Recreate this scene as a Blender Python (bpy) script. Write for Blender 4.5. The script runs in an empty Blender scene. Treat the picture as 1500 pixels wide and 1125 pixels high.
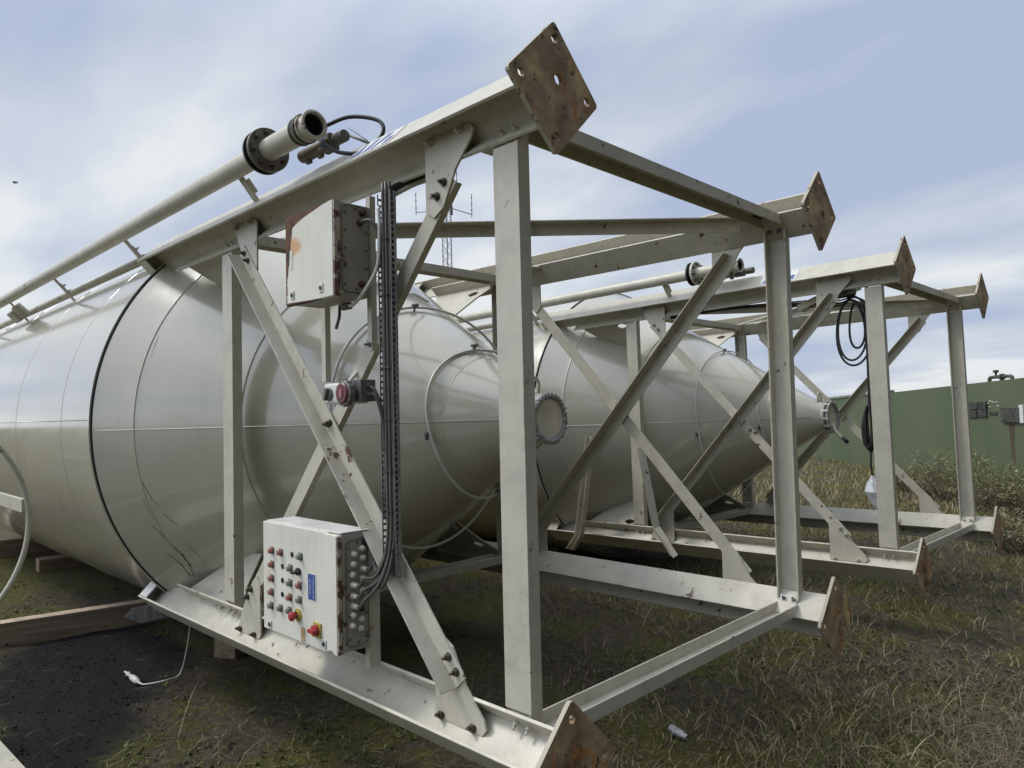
import bpy, math, random
import numpy as np
from mathutils import Vector, Matrix, Euler, noise as mnoise
rnd = random.Random(7)
sc = bpy.context.scene
col = sc.collection

# ------------------------------------------------------------------ camera
def rx(a): return Matrix.Rotation(a, 3, 'X')
def ry(a): return Matrix.Rotation(a, 3, 'Y')
def rz(a): return Matrix.Rotation(a, 3, 'Z')
Rc = rz(0.775157781) @ rx(0.0396502147) @ ry(0.0235334170)
cam_d = bpy.data.cameras.new('camera')
cam = bpy.data.objects.new('camera', cam_d); col.objects.link(cam)
right, fwd, up = Rc.col[0], Rc.col[1], Rc.col[2]
M = Matrix.Identity(4)
for i in range(3):
    M[i][0] = right[i]; M[i][1] = up[i]; M[i][2] = -fwd[i]
CAM = Vector((1.46476669, -2.79551432, 0.0372313813))
M.translation = CAM
cam.matrix_world = M
cam_d.sensor_width = 36; cam_d.lens = 36 * 1054.77761 / 1500
cam_d.clip_start = 0.02; cam_d.clip_end = 3000
sc.camera = cam
GZ = -1.62                                   # ground level

# ------------------------------------------------------------------ world, sun, exposure
SUN = Vector((-0.55, -0.36, 0.76)).normalized()
w = bpy.data.worlds.new("World"); sc.world = w; w.use_nodes = True
nt = w.node_tree; nt.nodes.clear()
N = nt.nodes.new; L = nt.links.new
out = N('ShaderNodeOutputWorld'); bg = N('ShaderNodeBackground')
sky = N('ShaderNodeTexSky'); sky.sky_type = 'NISHITA'; sky.sun_disc = False
sky.sun_elevation = math.asin(SUN.z); sky.sun_rotation = math.atan2(SUN.x, SUN.y)
tc = N('ShaderNodeTexCoord')
sep = N('ShaderNodeSeparateXYZ'); L(tc.outputs['Generated'], sep.inputs[0])
def math_n(op, a, b=None, c=None):
    n = nt.nodes.new('ShaderNodeMath'); n.operation = op
    for i, v in enumerate((a, b, c)):
        if v is None: continue
        if isinstance(v, (int, float)): n.inputs[i].default_value = v
        else: nt.links.new(v, n.inputs[i])
    return n.outputs[0]
zz = math_n('MAXIMUM', sep.outputs[2], 0.0)
dv = math_n('ADD', zz, 0.22)
comb = N('ShaderNodeCombineXYZ')
L(math_n('DIVIDE', sep.outputs[0], dv), comb.inputs[0]); L(math_n('DIVIDE', sep.outputs[1], dv), comb.inputs[1])
mp = N('ShaderNodeMapping'); L(comb.outputs[0], mp.inputs[0])
mp.inputs['Location'].default_value = (3.1, 1.7, 0); mp.inputs['Rotation'].default_value = (0, 0, 0.5); mp.inputs['Scale'].default_value = (0.55, 1.0, 1)
n1 = N('ShaderNodeTexNoise'); n1.inputs['Scale'].default_value = 1.15; n1.inputs['Detail'].default_value = 4; n1.inputs['Roughness'].default_value = 0.45
n1.inputs['Distortion'].default_value = 0.25
L(mp.outputs[0], n1.inputs['Vector'])
n2 = N('ShaderNodeTexNoise'); n2.inputs['Scale'].default_value = 3.6; n2.inputs['Detail'].default_value = 5; n2.inputs['Roughness'].default_value = 0.5
L(mp.outputs[0], n2.inputs['Vector'])
mixv = math_n('ADD', math_n('MULTIPLY', n1.outputs[0], 0.70), math_n('MULTIPLY', n2.outputs[0], 0.30))
cr = N('ShaderNodeValToRGB'); L(mixv, cr.inputs[0])
e = cr.color_ramp.elements
e[0].position = 0.40; e[0].color = (4.5, 5.25, 7.1, 1)
e[1].position = 0.60; e[1].color = (8.3, 8.6, 8.8, 1)
m = cr.color_ramp.elements.new(0.46); m.color = (5.35, 6.0, 7.2, 1)
m = cr.color_ramp.elements.new(0.54); m.color = (6.7, 7.25, 8.1, 1)
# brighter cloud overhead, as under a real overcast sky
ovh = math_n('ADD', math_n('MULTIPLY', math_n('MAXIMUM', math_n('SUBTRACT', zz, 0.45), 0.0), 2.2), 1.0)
# sky dimmed towards +x, out of view, added to darken the +x faces
dim = math_n('SUBTRACT', 1.0, math_n('MULTIPLY', math_n('MINIMUM', math_n('MAXIMUM', math_n('ADD', math_n('MULTIPLY', sep.outputs[0], 1.5), math_n('MULTIPLY_ADD', sep.outputs[2], -0.45, 0.22)), 0.0), 1.0), 0.92))
ovh = math_n('MULTIPLY', ovh, dim)
ovh = math_n('MULTIPLY', ovh, math_n('ADD', 1.0, math_n('MULTIPLY', math_n('MAXIMUM', math_n('MULTIPLY', sep.outputs[1], -1.0), 0.0), 1.3)))  # sky also raised towards unseen -y, added to brighten the near faces
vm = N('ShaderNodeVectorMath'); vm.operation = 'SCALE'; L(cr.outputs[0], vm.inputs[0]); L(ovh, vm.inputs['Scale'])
mx = N('ShaderNodeMix'); mx.data_type = 'RGBA'; mx.inputs[0].default_value = 0.93
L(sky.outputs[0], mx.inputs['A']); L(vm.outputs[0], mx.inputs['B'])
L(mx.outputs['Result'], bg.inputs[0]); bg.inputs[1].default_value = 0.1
L(bg.outputs[0], out.inputs[0])

sd = bpy.data.lights.new('sun', 'SUN'); sd.energy = 1.8; sd.angle = math.radians(14); sd.color = (1.0, 0.95, 0.87)
so = bpy.data.objects.new('sun', sd); col.objects.link(so)
so.rotation_euler = SUN.to_track_quat('Z', 'Y').to_euler(); so.location = (0, 0, 20)
sc.view_settings.view_transform = 'Standard'; sc.view_settings.look = 'None'
sc.view_settings.exposure = 0.0; sc.view_settings.gamma = 1.0
sc.cycles.max_bounces = 6; sc.cycles.diffuse_bounces = 4
try: sc.cycles.use_denoising = True
except Exception: pass

# ------------------------------------------------------------------ materials
def srgb(*c):
    return tuple((x / 255 / 12.92 if x / 255 <= 0.04045 else ((x / 255 + 0.055) / 1.055) ** 2.4) for x in c) + (1,)
class NT:
    def __init__(s, name):
        s.m = bpy.data.materials.new(name); s.m.use_nodes = True; s.t = s.m.node_tree
        s.b = s.t.nodes['Principled BSDF']; s.tc = s.t.nodes.new('ShaderNodeTexCoord')
        s.co = s.tc.outputs['Object']
    def node(s, k, **kw):
        n = s.t.nodes.new(k)
        for a, v in kw.items(): setattr(n, a, v)
        return n
    def link(s, a, b): s.t.links.new(a, b)
    def noise(s, scale, detail=5, rough=0.55, stretch=None, vec=None, loc=None):
        n = s.node('ShaderNodeTexNoise'); n.inputs['Scale'].default_value = scale
        n.inputs['Detail'].default_value = detail; n.inputs['Roughness'].default_value = rough
        v = vec or s.co
        if stretch or loc:
            mp = s.node('ShaderNodeMapping'); s.link(v, mp.inputs[0])
            if stretch: mp.inputs['Scale'].default_value = stretch
            if loc: mp.inputs['Location'].default_value = loc
            v = mp.outputs[0]
        s.link(v, n.inputs['Vector']); return n.outputs[0]
    def ramp(s, v, *stops):
        r = s.node('ShaderNodeValToRGB'); s.link(v, r.inputs[0]); el = r.color_ramp.elements
        while len(el) < len(stops): el.new(0.5)
        for e_, (p, c) in zip(el, stops):
            e_.position = p; e_.color = c if isinstance(c, tuple) else (c, c, c, 1)
        return r.outputs[0]
    def mix(s, f, a, b, mode='MIX'):
        n = s.node('ShaderNodeMix', data_type='RGBA', blend_type=mode)
        for k, v in ((0, f), ('A', a), ('B', b)):
            if isinstance(v, (int, float)): n.inputs[k].default_value = v
            elif isinstance(v, tuple): n.inputs[k].default_value = v
            else: s.link(v, n.inputs[k])
        return n.outputs['Result']
    def math(s, op, a, b=None, c=None):
        n = s.node('ShaderNodeMath', operation=op)
        for i, v in enumerate((a, b, c)):
            if v is None: continue
            if isinstance(v, (int, float)): n.inputs[i].default_value = v
            else: s.link(v, n.inputs[i])
        return n.outputs[0]
    def bump(s, h, strength=0.2, dist=0.01):
        n = s.node('ShaderNodeBump'); n.inputs['Strength'].default_value = strength; n.inputs['Distance'].default_value = dist
        s.link(h, n.inputs['Height']); s.link(n.outputs[0], s.b.inputs['Normal'])
    def fin(s, color, rough=0.5, metal=0.0, spec=0.5):
        for k, v in (('Base Color', color), ('Roughness', rough), ('Metallic', metal), ('Specular IOR Level', spec)):
            if isinstance(v, (int, float, tuple)): s.b.inputs[k].default_value = v
            else: s.link(v, s.b.inputs[k])
        return s.m
def plain(name, c, rough=0.5, metal=0.0, var=0.12, scale=8):
    t = NT(name); n = t.noise(scale)
    c2 = tuple(x * (1 - var * 2) for x in c[:3]) + (1,)
    return t.fin(t.mix(t.ramp(n, (0.3, 0.0), (0.7, 1.0)), c2, c), rough, metal)
BEIGE = (0.51, 0.487, 0.412, 1)
def paint(name, base, grime=0.5, rough=0.42, rust=0.0, streak=(1, 1, 1), edge=False):
    t = NT(name)
    big = t.ramp(t.noise(1.7, 5, 0.6), (0.3, 0.0), (0.75, 1.0))
    dark = tuple(x * (1 - 0.22 * grime) for x in base[:3]) + (1,)
    yel = (base[0] * 0.97, base[1] * 0.955, base[2] * 0.87, 1)
    c = t.mix(big, base, yel)
    c = t.mix(t.ramp(t.noise(9, 6, 0.65, stretch=streak), (0.42, 0.0), (0.75, 1.0)), c, dark)
    fine = t.ramp(t.noise(55, 4, 0.7), (0.62, 0.0), (0.72, 1.0))
    c = t.mix(t.math('MULTIPLY', fine, 0.35 * grime), c, (0.22, 0.19, 0.14, 1))
    run = t.ramp(t.noise(5.0, 6, 0.7, stretch=(2.2, 2.2, 0.5), loc=(4, 1, 9)), (0.56, 0.0), (0.80, 1.0))
    c = t.mix(t.math('MULTIPLY', run, 0.42 * grime), c, (0.27, 0.205, 0.125, 1))
    scuff = t.ramp(t.noise(7.0, 7, 0.8, stretch=(0.5, 1.5, 1.5), loc=(2, 5, 3)), (0.60, 0.0), (0.64, 1.0))
    c = t.mix(t.math('MULTIPLY', scuff, 0.22 * grime), c, (0.25, 0.22, 0.18, 1))
    if edge:
        bv = t.node('ShaderNodeBevel', samples=4); bv.inputs['Radius'].default_value = 0.007
        ge = t.node('ShaderNodeNewGeometry'); dt = t.node('ShaderNodeVectorMath', operation='DOT_PRODUCT'); t.link(bv.outputs[0], dt.inputs[0]); t.link(ge.outputs['Normal'], dt.inputs[1])
        em = t.ramp(t.math('SUBTRACT', 1.0, dt.outputs['Value']), (0.015, 0.0), (0.08, 1.0))
        en = t.ramp(t.math('ADD', t.math('MULTIPLY', t.noise(3.0, 4, 0.6, loc=(7, 3, 2)), 0.55), t.math('MULTIPLY', t.noise(34, 5, 0.7), 0.45)), (0.50, 0.0), (0.58, 1.0))
        c = t.mix(t.math('MULTIPLY', t.math('MULTIPLY', em, en), 0.8), c, (0.15, 0.085, 0.05, 1))
    if rust > 0:
        rm = t.ramp(t.math('ADD', t.math('MULTIPLY', t.noise(14, 6, 0.7), 0.75), t.math('MULTIPLY', t.noise(2.2, 2), 0.25)), (0.64 - rust * 0.06, 0.0), (0.66 - rust * 0.06, 1.0))
        c = t.mix(rm, c, (0.10, 0.045, 0.025, 1))
    r = t.ramp(t.noise(6, 4), (0.3, rough - 0.07), (0.7, rough + 0.1))
    t.bump(t.noise(30, 3), 0.06, 0.004)
    return t.fin(c, r)
MAT = {}
MAT['frame'] = paint('beige_frame_paint', BEIGE, 1.0, 0.42, 0.5, edge=True)
MAT['body'] = None
def body_mat(name, base):
    t = NT(name)
    # radial coordinates about the silo axis (x axis), slight waviness of rolled sheet
    c = t.mix(t.ramp(t.noise(0.9, 4, 0.6), (0.3, 0.0), (0.7, 1.0)), base, tuple(x * 0.9 for x in base[:3]) + (1,))
    drip = t.ramp(t.noise(3.0, 6, 0.7, stretch=(5.0, 5.0, 0.5)), (0.55, 0.0), (0.85, 1.0))
    c = t.mix(t.math('MULTIPLY', drip, 0.22), c, (0.24, 0.215, 0.165, 1))
    sp = t.ramp(t.noise(38, 5, 0.75), (0.66, 0.0), (0.72, 1.0))
    c = t.mix(t.math('MULTIPLY', sp, 0.35), c, (0.16, 0.13, 0.10, 1))
    # grime low on the belly
    sx = t.node('ShaderNodeSeparateXYZ'); t.link(t.co, sx.inputs[0])
    r = t.ramp(t.noise(2.5, 6, 0.65), (0.3, 0.15), (0.7, 0.30))
    h = t.math('ADD', t.noise(1.1, 2, 0.4), t.math('MULTIPLY', t.noise(5.0, 2, 0.5, stretch=(1.6, 0.7, 0.7)), 0.10))
    h = t.math('ADD', h, t.math('MULTIPLY', t.noise(28, 3), 0.012))
    t.bump(h, 0.5, 0.05)
    t.b.inputs['Coat Weight'].default_value = 0.8; t.b.inputs['Coat Roughness'].default_value = 0.09
    return t.fin(c, r, 0, 0.6)
MAT['body'] = body_mat('glossy_beige_silo_paint', (0.47, 0.445, 0.36, 1))
MAT['body2'] = body_mat('glossy_cream_silo_paint', (0.50, 0.475, 0.39, 1))
MAT['dark'] = plain('black_rubber', (0.02, 0.02, 0.022, 1), 0.55)
MAT['seal'] = plain('black_sealant_and_bore_shade', (0.010, 0.010, 0.010, 1), 0.95)
MAT['cable'] = plain('grey_cable_sheath', (0.11, 0.095, 0.085, 1), 0.5)
MAT['hose'] = plain('white_air_hose', (0.62, 0.62, 0.56, 1), 0.35)
MAT['galv'] = plain('galvanised_steel', (0.36, 0.36, 0.36, 1), 0.42, 0.75, 0.2, 30)
MAT['galvdull'] = plain('dull_zinc', (0.20, 0.195, 0.185, 1), 0.55, 0.4, 0.2, 20)
MAT['dirtyzinc'] = plain('weathered_brown_zinc', (0.24, 0.21, 0.175, 1), 0.6, 0.2, 0.3, 18)
MAT['bolt'] = plain('oily_bolt_steel', (0.16, 0.14, 0.11, 1), 0.45, 0.6, 0.3, 60)
MAT['red'] = plain('red_plastic', (0.42, 0.03, 0.03, 1), 0.35)
MAT['redlens'] = plain('faded_red_lens', (0.36, 0.15, 0.115, 1), 0.3)
MAT['greenlens'] = plain('faded_green_lens', (0.22, 0.25, 0.20, 1), 0.3)
MAT['yellow'] = plain('yellow_plastic', (0.5, 0.42, 0.08, 1), 0.4)
MAT['black'] = plain('black_plastic', (0.02, 0.02, 0.02, 1), 0.4)
MAT['white'] = plain('white_plastic', (0.68, 0.68, 0.64, 1), 0.4)
MAT['blue'] = plain('blue_sticker', (0.045, 0.09, 0.30, 1), 0.4)
MAT['orange'] = plain('orange_sticker', (0.60, 0.42, 0.22, 1), 0.5, 0, 0.3, 60)
MAT['maroon'] = plain('maroon_socket_cap', (0.14, 0.025, 0.035, 1), 0.4)
MAT['greyring'] = plain('grey_socket_ring', (0.20, 0.19, 0.18, 1), 0.5)
MAT['flap'] = plain('cream_gasket', (0.72, 0.66, 0.54, 1), 0.6)
MAT['cement'] = plain('crusted_cement', (0.40, 0.39, 0.39, 1), 0.9, 0, 0.25, 40)

t = NT('rusty_base_plate')                     # brown mill plate with tan patches and dark pits
n_ = t.noise(7, 7, 0.62)
c = t.ramp(n_, (0.33, (0.14, 0.075, 0.038, 1)), (0.42, (0.25, 0.165, 0.095, 1)), (0.53, (0.36, 0.26, 0.155, 1)), (0.65, (0.56, 0.41, 0.21, 1)))
pit = t.ramp(t.math('ADD', t.math('MULTIPLY', t.noise(26, 5, 0.7), 0.6), t.math('MULTIPLY', t.noise(5.5, 3, 0.6, loc=(3, 7, 1)), 0.4)), (0.55, 0.0), (0.585, 1.0))
c = t.mix(pit, c, (0.050, 0.018, 0.012, 1))
c = t.mix(t.ramp(t.noise(11, 4, 0.6, loc=(9, 2, 5)), (0.57, 0.0), (0.64, 0.8)), c, (0.40, 0.17, 0.045, 1))
t.bump(t.noise(40, 6, 0.7), 0.5, 0.006)
MAT['plate'] = t.fin(c, t.ramp(n_, (0.3, 0.6), (0.7, 0.85)))
MAT['plate_edge'] = paint('flaking_plate_edge_paint', (0.40, 0.37, 0.29, 1), 1.0, 0.6, 1.4)

def cab_mat(name, edge_x, sign, amount, col_, stainpos):
    """white enamel that has flaked to rust beyond a ragged line near one side"""
    t = NT(name); sx = t.node('ShaderNodeSeparateXYZ'); t.link(t.co, sx.inputs[0])
    rag = t.math('MULTIPLY', t.math('SUBTRACT', t.noise(16, 6, 0.75), 0.5), amount)
    edge = edge_x
    if stainpos:
        zc_ = sx.outputs[2]
        f1 = t.math('SMOOTH_MIN', t.math('MAXIMUM', t.math('MULTIPLY', t.math('SUBTRACT', zc_, 0.60), 5.0), 0.0), 1.0, 0.1)
        f2 = t.math('MAXIMUM', t.math('MULTIPLY', t.math('SUBTRACT', zc_, 0.815), 16.0), 0.0)
        edge = t.math('ADD', t.math('ADD', edge_x, t.math('MULTIPLY', f1, 0.042)), t.math('MULTIPLY', t.math('MULTIPLY', f2, f2), 0.27))
        rag = t.math('ADD', rag, t.math('MULTIPLY', t.math('MAXIMUM', t.math('SUBTRACT', t.math('MULTIPLY', zc_, -1.0), -0.517), 0.0), -22.0))
    d = t.math('MULTIPLY', t.math('SUBTRACT', t.math('ADD', sx.outputs[0], rag), edge), sign)
    mask = t.ramp(d, (0.0, 0.0), (0.004, 1.0))
    base = t.mix(t.ramp(t.noise(3, 5, 0.6), (0.3, 0.0), (0.8, 1.0)), col_, tuple(x * 0.84 for x in col_[:3]) + (1,))
    gm = t.ramp(t.noise(7, 6, 0.75, stretch=(2.5, 1, 0.5)), (0.52, 0.0), (0.80, 1.0)); base = t.mix(t.math('MULTIPLY', gm, 0.35), base, (0.36, 0.32, 0.24, 1))
    gs = t.ramp(t.noise(60, 4, 0.7), (0.66, 0.0), (0.70, 1.0)); base = t.mix(t.math('MULTIPLY', gs, 0.5), base, (0.22, 0.14, 0.08, 1))
    if stainpos:
        # rust wash that ran across the enamel beside the bare patch
        dx = t.math('MULTIPLY', t.math('SUBTRACT', sx.outputs[0], stainpos[0]), 6.0)
        dz = t.math('MULTIPLY', t.math('SUBTRACT', sx.outputs[2], stainpos[1]), 12.0)
        dd = t.math('SQRT', t.math('ADD', t.math('MULTIPLY', dx, dx), t.math('MULTIPLY', dz, dz)))
        st = t.ramp(t.math('ADD', dd, t.math('MULTIPLY', t.noise(5, 5, 0.7, stretch=(1.0, 1, 7.0)), 0.9)), (0.75, 1.0), (1.75, 0.0))
        base = t.mix(t.math('MULTIPLY', st, 0.85), base, (0.55, 0.25, 0.05, 1))
        dz2 = t.math('SUBTRACT', sx.outputs[2], stainpos[1] - 0.05)
        lines = t.ramp(t.noise(4, 6, 0.75, stretch=(0.8, 1, 14.0)), (0.55, 0.0), (0.7, 1.0))
        hi = t.ramp(dz2, (0.0, 0.0), (0.12, 1.0))
        base = t.mix(t.math('MULTIPLY', t.math('MULTIPLY', lines, hi), 0.45), base, (0.46, 0.36, 0.18, 1))
    rust = t.ramp(t.noise(18, 6, 0.7), (0.35, (0.045, 0.02, 0.014, 1)), (0.7, (0.17, 0.065, 0.03, 1)))
    c = t.mix(mask, base, rust)
    return t.fin(c, t.ramp(mask, (0.0, 0.35), (1.0, 0.85)))
MAT['cab_side'] = paint('grimy_cabinet_enamel', (0.36, 0.34, 0.31, 1), 1.0, 0.5, 1.2)
MAT['gland_plate'] = paint('grey_brown_gland_plate', (0.30, 0.275, 0.25, 1), 1.0, 0.55, 1.0)
MAT['chip'] = paint('chipped_door_edge', (0.42, 0.38, 0.30, 1), 1.0, 0.6, 2.6)
MAT['rust'] = plain('rust_scale', (0.14, 0.055, 0.03, 1), 0.9, 0, 0.35, 25)

t = NT('weathered_timber')
wv = t.noise(5, 6, 0.6, stretch=(0.35, 7, 7))
c = t.ramp(wv, (0.3, (0.15, 0.105, 0.07, 1)), (0.55, (0.26, 0.195, 0.135, 1)), (0.75, (0.38, 0.30, 0.21, 1)))
t.bump(wv, 0.5, 0.006); MAT['timber'] = t.fin(c, 0.85)
MAT['timber_top'] = plain('lit_top_timber', (0.60, 0.48, 0.36, 1), 0.8, 0, 0.25, 25)  # paler copy of the timber, light painted onto the top face

t = NT('green_painted_steel')
c = t.mix(t.ramp(t.noise(0.5, 4, 0.5), (0.3, 0.0), (0.7, 1.0)), (0.068, 0.098, 0.045, 1), (0.095, 0.112, 0.060, 1))
st = t.ramp(t.noise(1.2, 6, 0.65, stretch=(2.2, 2.2, 0.22)), (0.56, 0.0), (0.78, 1.0))
c = t.mix(t.math('MULTIPLY', st, 0.45), c, (0.13, 0.12, 0.085, 1))
sp = t.ramp(t.noise(9, 5, 0.7), (0.68, 0.0), (0.72, 1.0)); c = t.mix(t.math('MULTIPLY', sp, 0.6), c, (0.10, 0.06, 0.035, 1))
MAT['green'] = t.fin(c, 0.5)
MAT['fitgreen'] = plain('dark_green_fitting', (0.06, 0.075, 0.055, 1), 0.6)
MAT['greencap'] = plain('pale_rim_paint', (0.26, 0.29, 0.22, 1), 0.6, 0, 0.3, 6)
MAT['burnt'] = plain('scorched_black_panel', (0.075, 0.08, 0.065, 1), 0.8, 0, 0.42, 9)
MAT['bag'] = plain('translucent_white_bag', (0.60, 0.62, 0.66, 1), 0.4, 0, 0.2, 12)
MAT['mast'] = plain('grey_mast_steel', (0.16, 0.17, 0.19, 1), 0.6)
MAT['bird'] = plain('grey_white_feathers', (0.25, 0.26, 0.28, 1), 0.8)

# ------------------------------------------------------------------ mesh helpers
def new_obj(name, verts, faces, mat, parent=None, smooth=False, bevel=0.0, mats=None, midx=None, base=None):
    me = bpy.data.meshes.new(name); me.from_pydata([tuple(v) for v in verts], [], faces)
    for m_ in (mats or [mat]): me.materials.append(m_)
    if midx: me.polygons.foreach_set('material_index', midx)
    if smooth:
        me.polygons.foreach_set('use_smooth', [True] * len(faces))
    me.update(); me.validate()
    o = bpy.data.objects.new(name, me); col.objects.link(o)
    if parent is not None:
        o.parent = parent
    if bevel > 0:
        b = o.modifiers.new('bevel', 'BEVEL'); b.width = bevel; b.segments = 2; b.limit_method = 'ANGLE'; b.angle_limit = math.radians(40)
        b.harden_normals = False
    return o
class MB:
    def __init__(s): s.v = []; s.f = []; s.mi = []; s.sm = []
    def add(s, v, f, mi=0, sm=False):
        k = len(s.v); s.v += [Vector(p) for p in v]; s.f += [tuple(i + k for i in q) for q in f]; s.mi += [mi] * len(f); s.sm += [sm] * len(f)
        return s
    def box(s, c, d, R=None, mi=0):
        c = Vector(c); h = Vector(d) / 2
        v = []
        for sx in (-1, 1):
            for sy in (-1, 1):
                for sz in (-1, 1):
                    p = Vector((sx * h.x, sy * h.y, sz * h.z))
                    if R is not None: p = R @ p
                    v.append(c + p)
        return s.add(v, [(0, 1, 3, 2), (4, 6, 7, 5), (0, 4, 5, 1), (2, 3, 7, 6), (0, 2, 6, 4), (1, 5, 7, 3)], mi)
    def span(s, lo, hi, mi=0):
        lo = Vector(lo); hi = Vector(hi); return s.box((lo + hi) / 2, hi - lo, None, mi)
    def prism(s, prof, O, A, B, D, mi=0, caps=True, sm=False):
        """profile (a,b) in axes A,B at O, extruded by vector D"""
        O = Vector(O); A = Vector(A); B = Vector(B); D = Vector(D); n = len(prof)
        p0 = [O + A * a + B * b for a, b in prof]; v = p0 + [p + D for p in p0]
        f = [(i, (i + 1) % n, n + (i + 1) % n, n + i) for i in range(n)]
        k = len(s.v); s.add(v, f, mi, sm)
        if caps:
            s.f += [tuple(k + i for i in reversed(range(n))), tuple(k + n + i for i in range(n))]; s.mi += [mi, mi]; s.sm += [False, False]
        return s
    def tube(s, pts, r, n=10, mi=0, caps=True, closed=False):
        pts = [Vector(p) for p in pts]; rs = r if isinstance(r, (list, tuple)) else [r] * len(pts)
        k = len(s.v); prev = None; m_ = len(pts)
        for i, p in enumerate(pts):
            if closed: d = (pts[(i + 1) % m_] - pts[i - 1]).normalized()
            else: d = (pts[min(i + 1, m_ - 1)] - pts[max(i - 1, 0)]).normalized()
            if prev is None:
                a = d.orthogonal().normalized()
            else:
                a = (prev - d * prev.dot(d)).normalized()
            prev = a; b = d.cross(a)
            for j in range(n):
                th = 2 * math.pi * j / n
                s.v.append(p + (a * math.cos(th) + b * math.sin(th)) * rs[i])
        rng = range(m_) if closed else range(m_ - 1)
        for i in rng:
            i2 = (i + 1) % m_
            for j in range(n):
                s.f.append((k + i * n + j, k + i * n + (j + 1) % n, k + i2 * n + (j + 1) % n, k + i2 * n + j)); s.mi.append(mi); s.sm.append(True)
        if caps and not closed:
            s.f.append(tuple(k + j for j in reversed(range(n)))); s.f.append(tuple(k + (m_ - 1) * n + j for j in range(n))); s.mi += [mi, mi]; s.sm += [False, False]
        return s
    def lathe(s, O, D, prof, n=48, mi=0, sm=True, full=True):
        """prof list of (t, r): t along D from O; rings are doubled at sharp corners"""
        O = Vector(O); D = Vector(D).normalized(); a = D.orthogonal().normalized(); b = D.cross(a)
        pr = [prof[0]] + [q for p_, q in zip(prof, prof[1:]) if abs(p_[0] - q[0]) + abs(p_[1] - q[1]) > 1e-7]
        def ring(t_, r):
            k = len(s.v)
            for j in range(n):
                th = 2 * math.pi * j / n; s.v.append(O + D * t_ + (a * math.cos(th) + b * math.sin(th)) * max(r, 1e-5))
            return k
        k0 = ring(*pr[0])
        for i in range(len(pr) - 1):
            k1 = ring(*pr[i + 1])
            for j in range(n):
                s.f.append((k0 + j, k0 + (j + 1) % n, k1 + (j + 1) % n, k1 + j)); s.mi.append(mi); s.sm.append(sm)
            k0 = k1
            if i < len(pr) - 2:
                d1 = math.atan2(pr[i + 1][1] - pr[i][1], pr[i + 1][0] - pr[i][0]); d2 = math.atan2(pr[i + 2][1] - pr[i + 1][1], pr[i + 2][0] - pr[i + 1][0])
                if abs((d2 - d1 + math.pi) % (2 * math.pi) - math.pi) > 0.2: k0 = ring(*pr[i + 1])
        return s
    def cyl(s, O, D, r, n=16, mi=0):
        D = Vector(D); return s.tube([Vector(O), Vector(O) + D], r, n, mi)
    def hexbolt(s, P, D, r=0.016, mi=0):
        D = Vector(D).normalized(); P = Vector(P)
        s.tube([P, P + D * 0.003], r * 1.35, 14, mi)          # washer
        a = D.orthogonal().normalized(); b = D.cross(a)
        s.prism([(r * math.cos(i * math.pi / 3), r * math.sin(i * math.pi / 3)) for i in range(6)], P + D * 0.003, a, b, D * 0.012, mi)
        s.tube([P + D * 0.015, P + D * 0.03], r * 0.52, 8, mi)
        return s
    def build(s, name, mat, parent=None, bevel=0.0, off=(0, 0, 0), mats=None):
        o_ = Vector(off)
        o = new_obj(name, [v - o_ for v in s.v], s.f, mat, parent, False, bevel, mats, s.mi if mats else None)
        o.data.polygons.foreach_set('use_smooth', s.sm); o.location = o_
        return o
def tag(o, label=None, cat=None, group=None, kind=None):
    if label: o['label'] = label
    if cat: o['category'] = cat
    if group: o['group'] = group
    if kind: o['kind'] = kind
    return o
def empty(name, M4):
    o = bpy.data.objects.new(name, None); col.objects.link(o); o.matrix_world = M4; o.empty_display_size = 0.2
    return o
def spline(pts, n=8):
    """Catmull-Rom through the points"""
    P = [Vector(p) for p in pts]; P = [P[0] * 2 - P[1]] + P + [P[-1] * 2 - P[-2]]; out_ = []
    for i in range(1, len(P) - 2):
        for k in range(n):
            t_ = k / n; a, b, c_, d = P[i - 1], P[i], P[i + 1], P[i + 2]
            out_.append(0.5 * ((2 * b) + (c_ - a) * t_ + (2 * a - 5 * b + 4 * c_ - d) * t_ ** 2 + (3 * b - a - 3 * c_ + d) * t_ ** 3))
    out_.append(P[-2]); return out_

# ------------------------------------------------------------------ the silo
W = 1.07; SQ = math.sqrt(0.5)
XA, RA, XB, RB = -3.35, 1.477, -1.06, 0.115            # cone: junction and outlet
XP = 0.1725; CW = 0.120; CD = 0.055; LR = 2.174        # ring channel position and size
def rcone(x): return RA + (x - XA) * (RB - RA) / (XB - XA)
H = 0.16; BF = 0.165; TW = 0.009; TF = 0.013           # leg section
def isec():
    h, b = H / 2, BF / 2
    return [(h, -b), (h, b), (h - TF, b), (h - TF, TW / 2), (-h + TF, TW / 2), (-h + TF, b), (-h, b), (-h, -b), (-h + TF, -b), (-h + TF, -TW / 2), (h - TF, -TW / 2), (h - TF, -b)]
def circ(x, r, n=96, y0=0, z0=0, a0=0.0, a1=2 * math.pi):
    return [Vector((x, y0 + r * math.cos(a0 + (a1 - a0) * i / n), z0 + r * math.sin(a0 + (a1 - a0) * i / n))) for i in range(n)]

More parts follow.
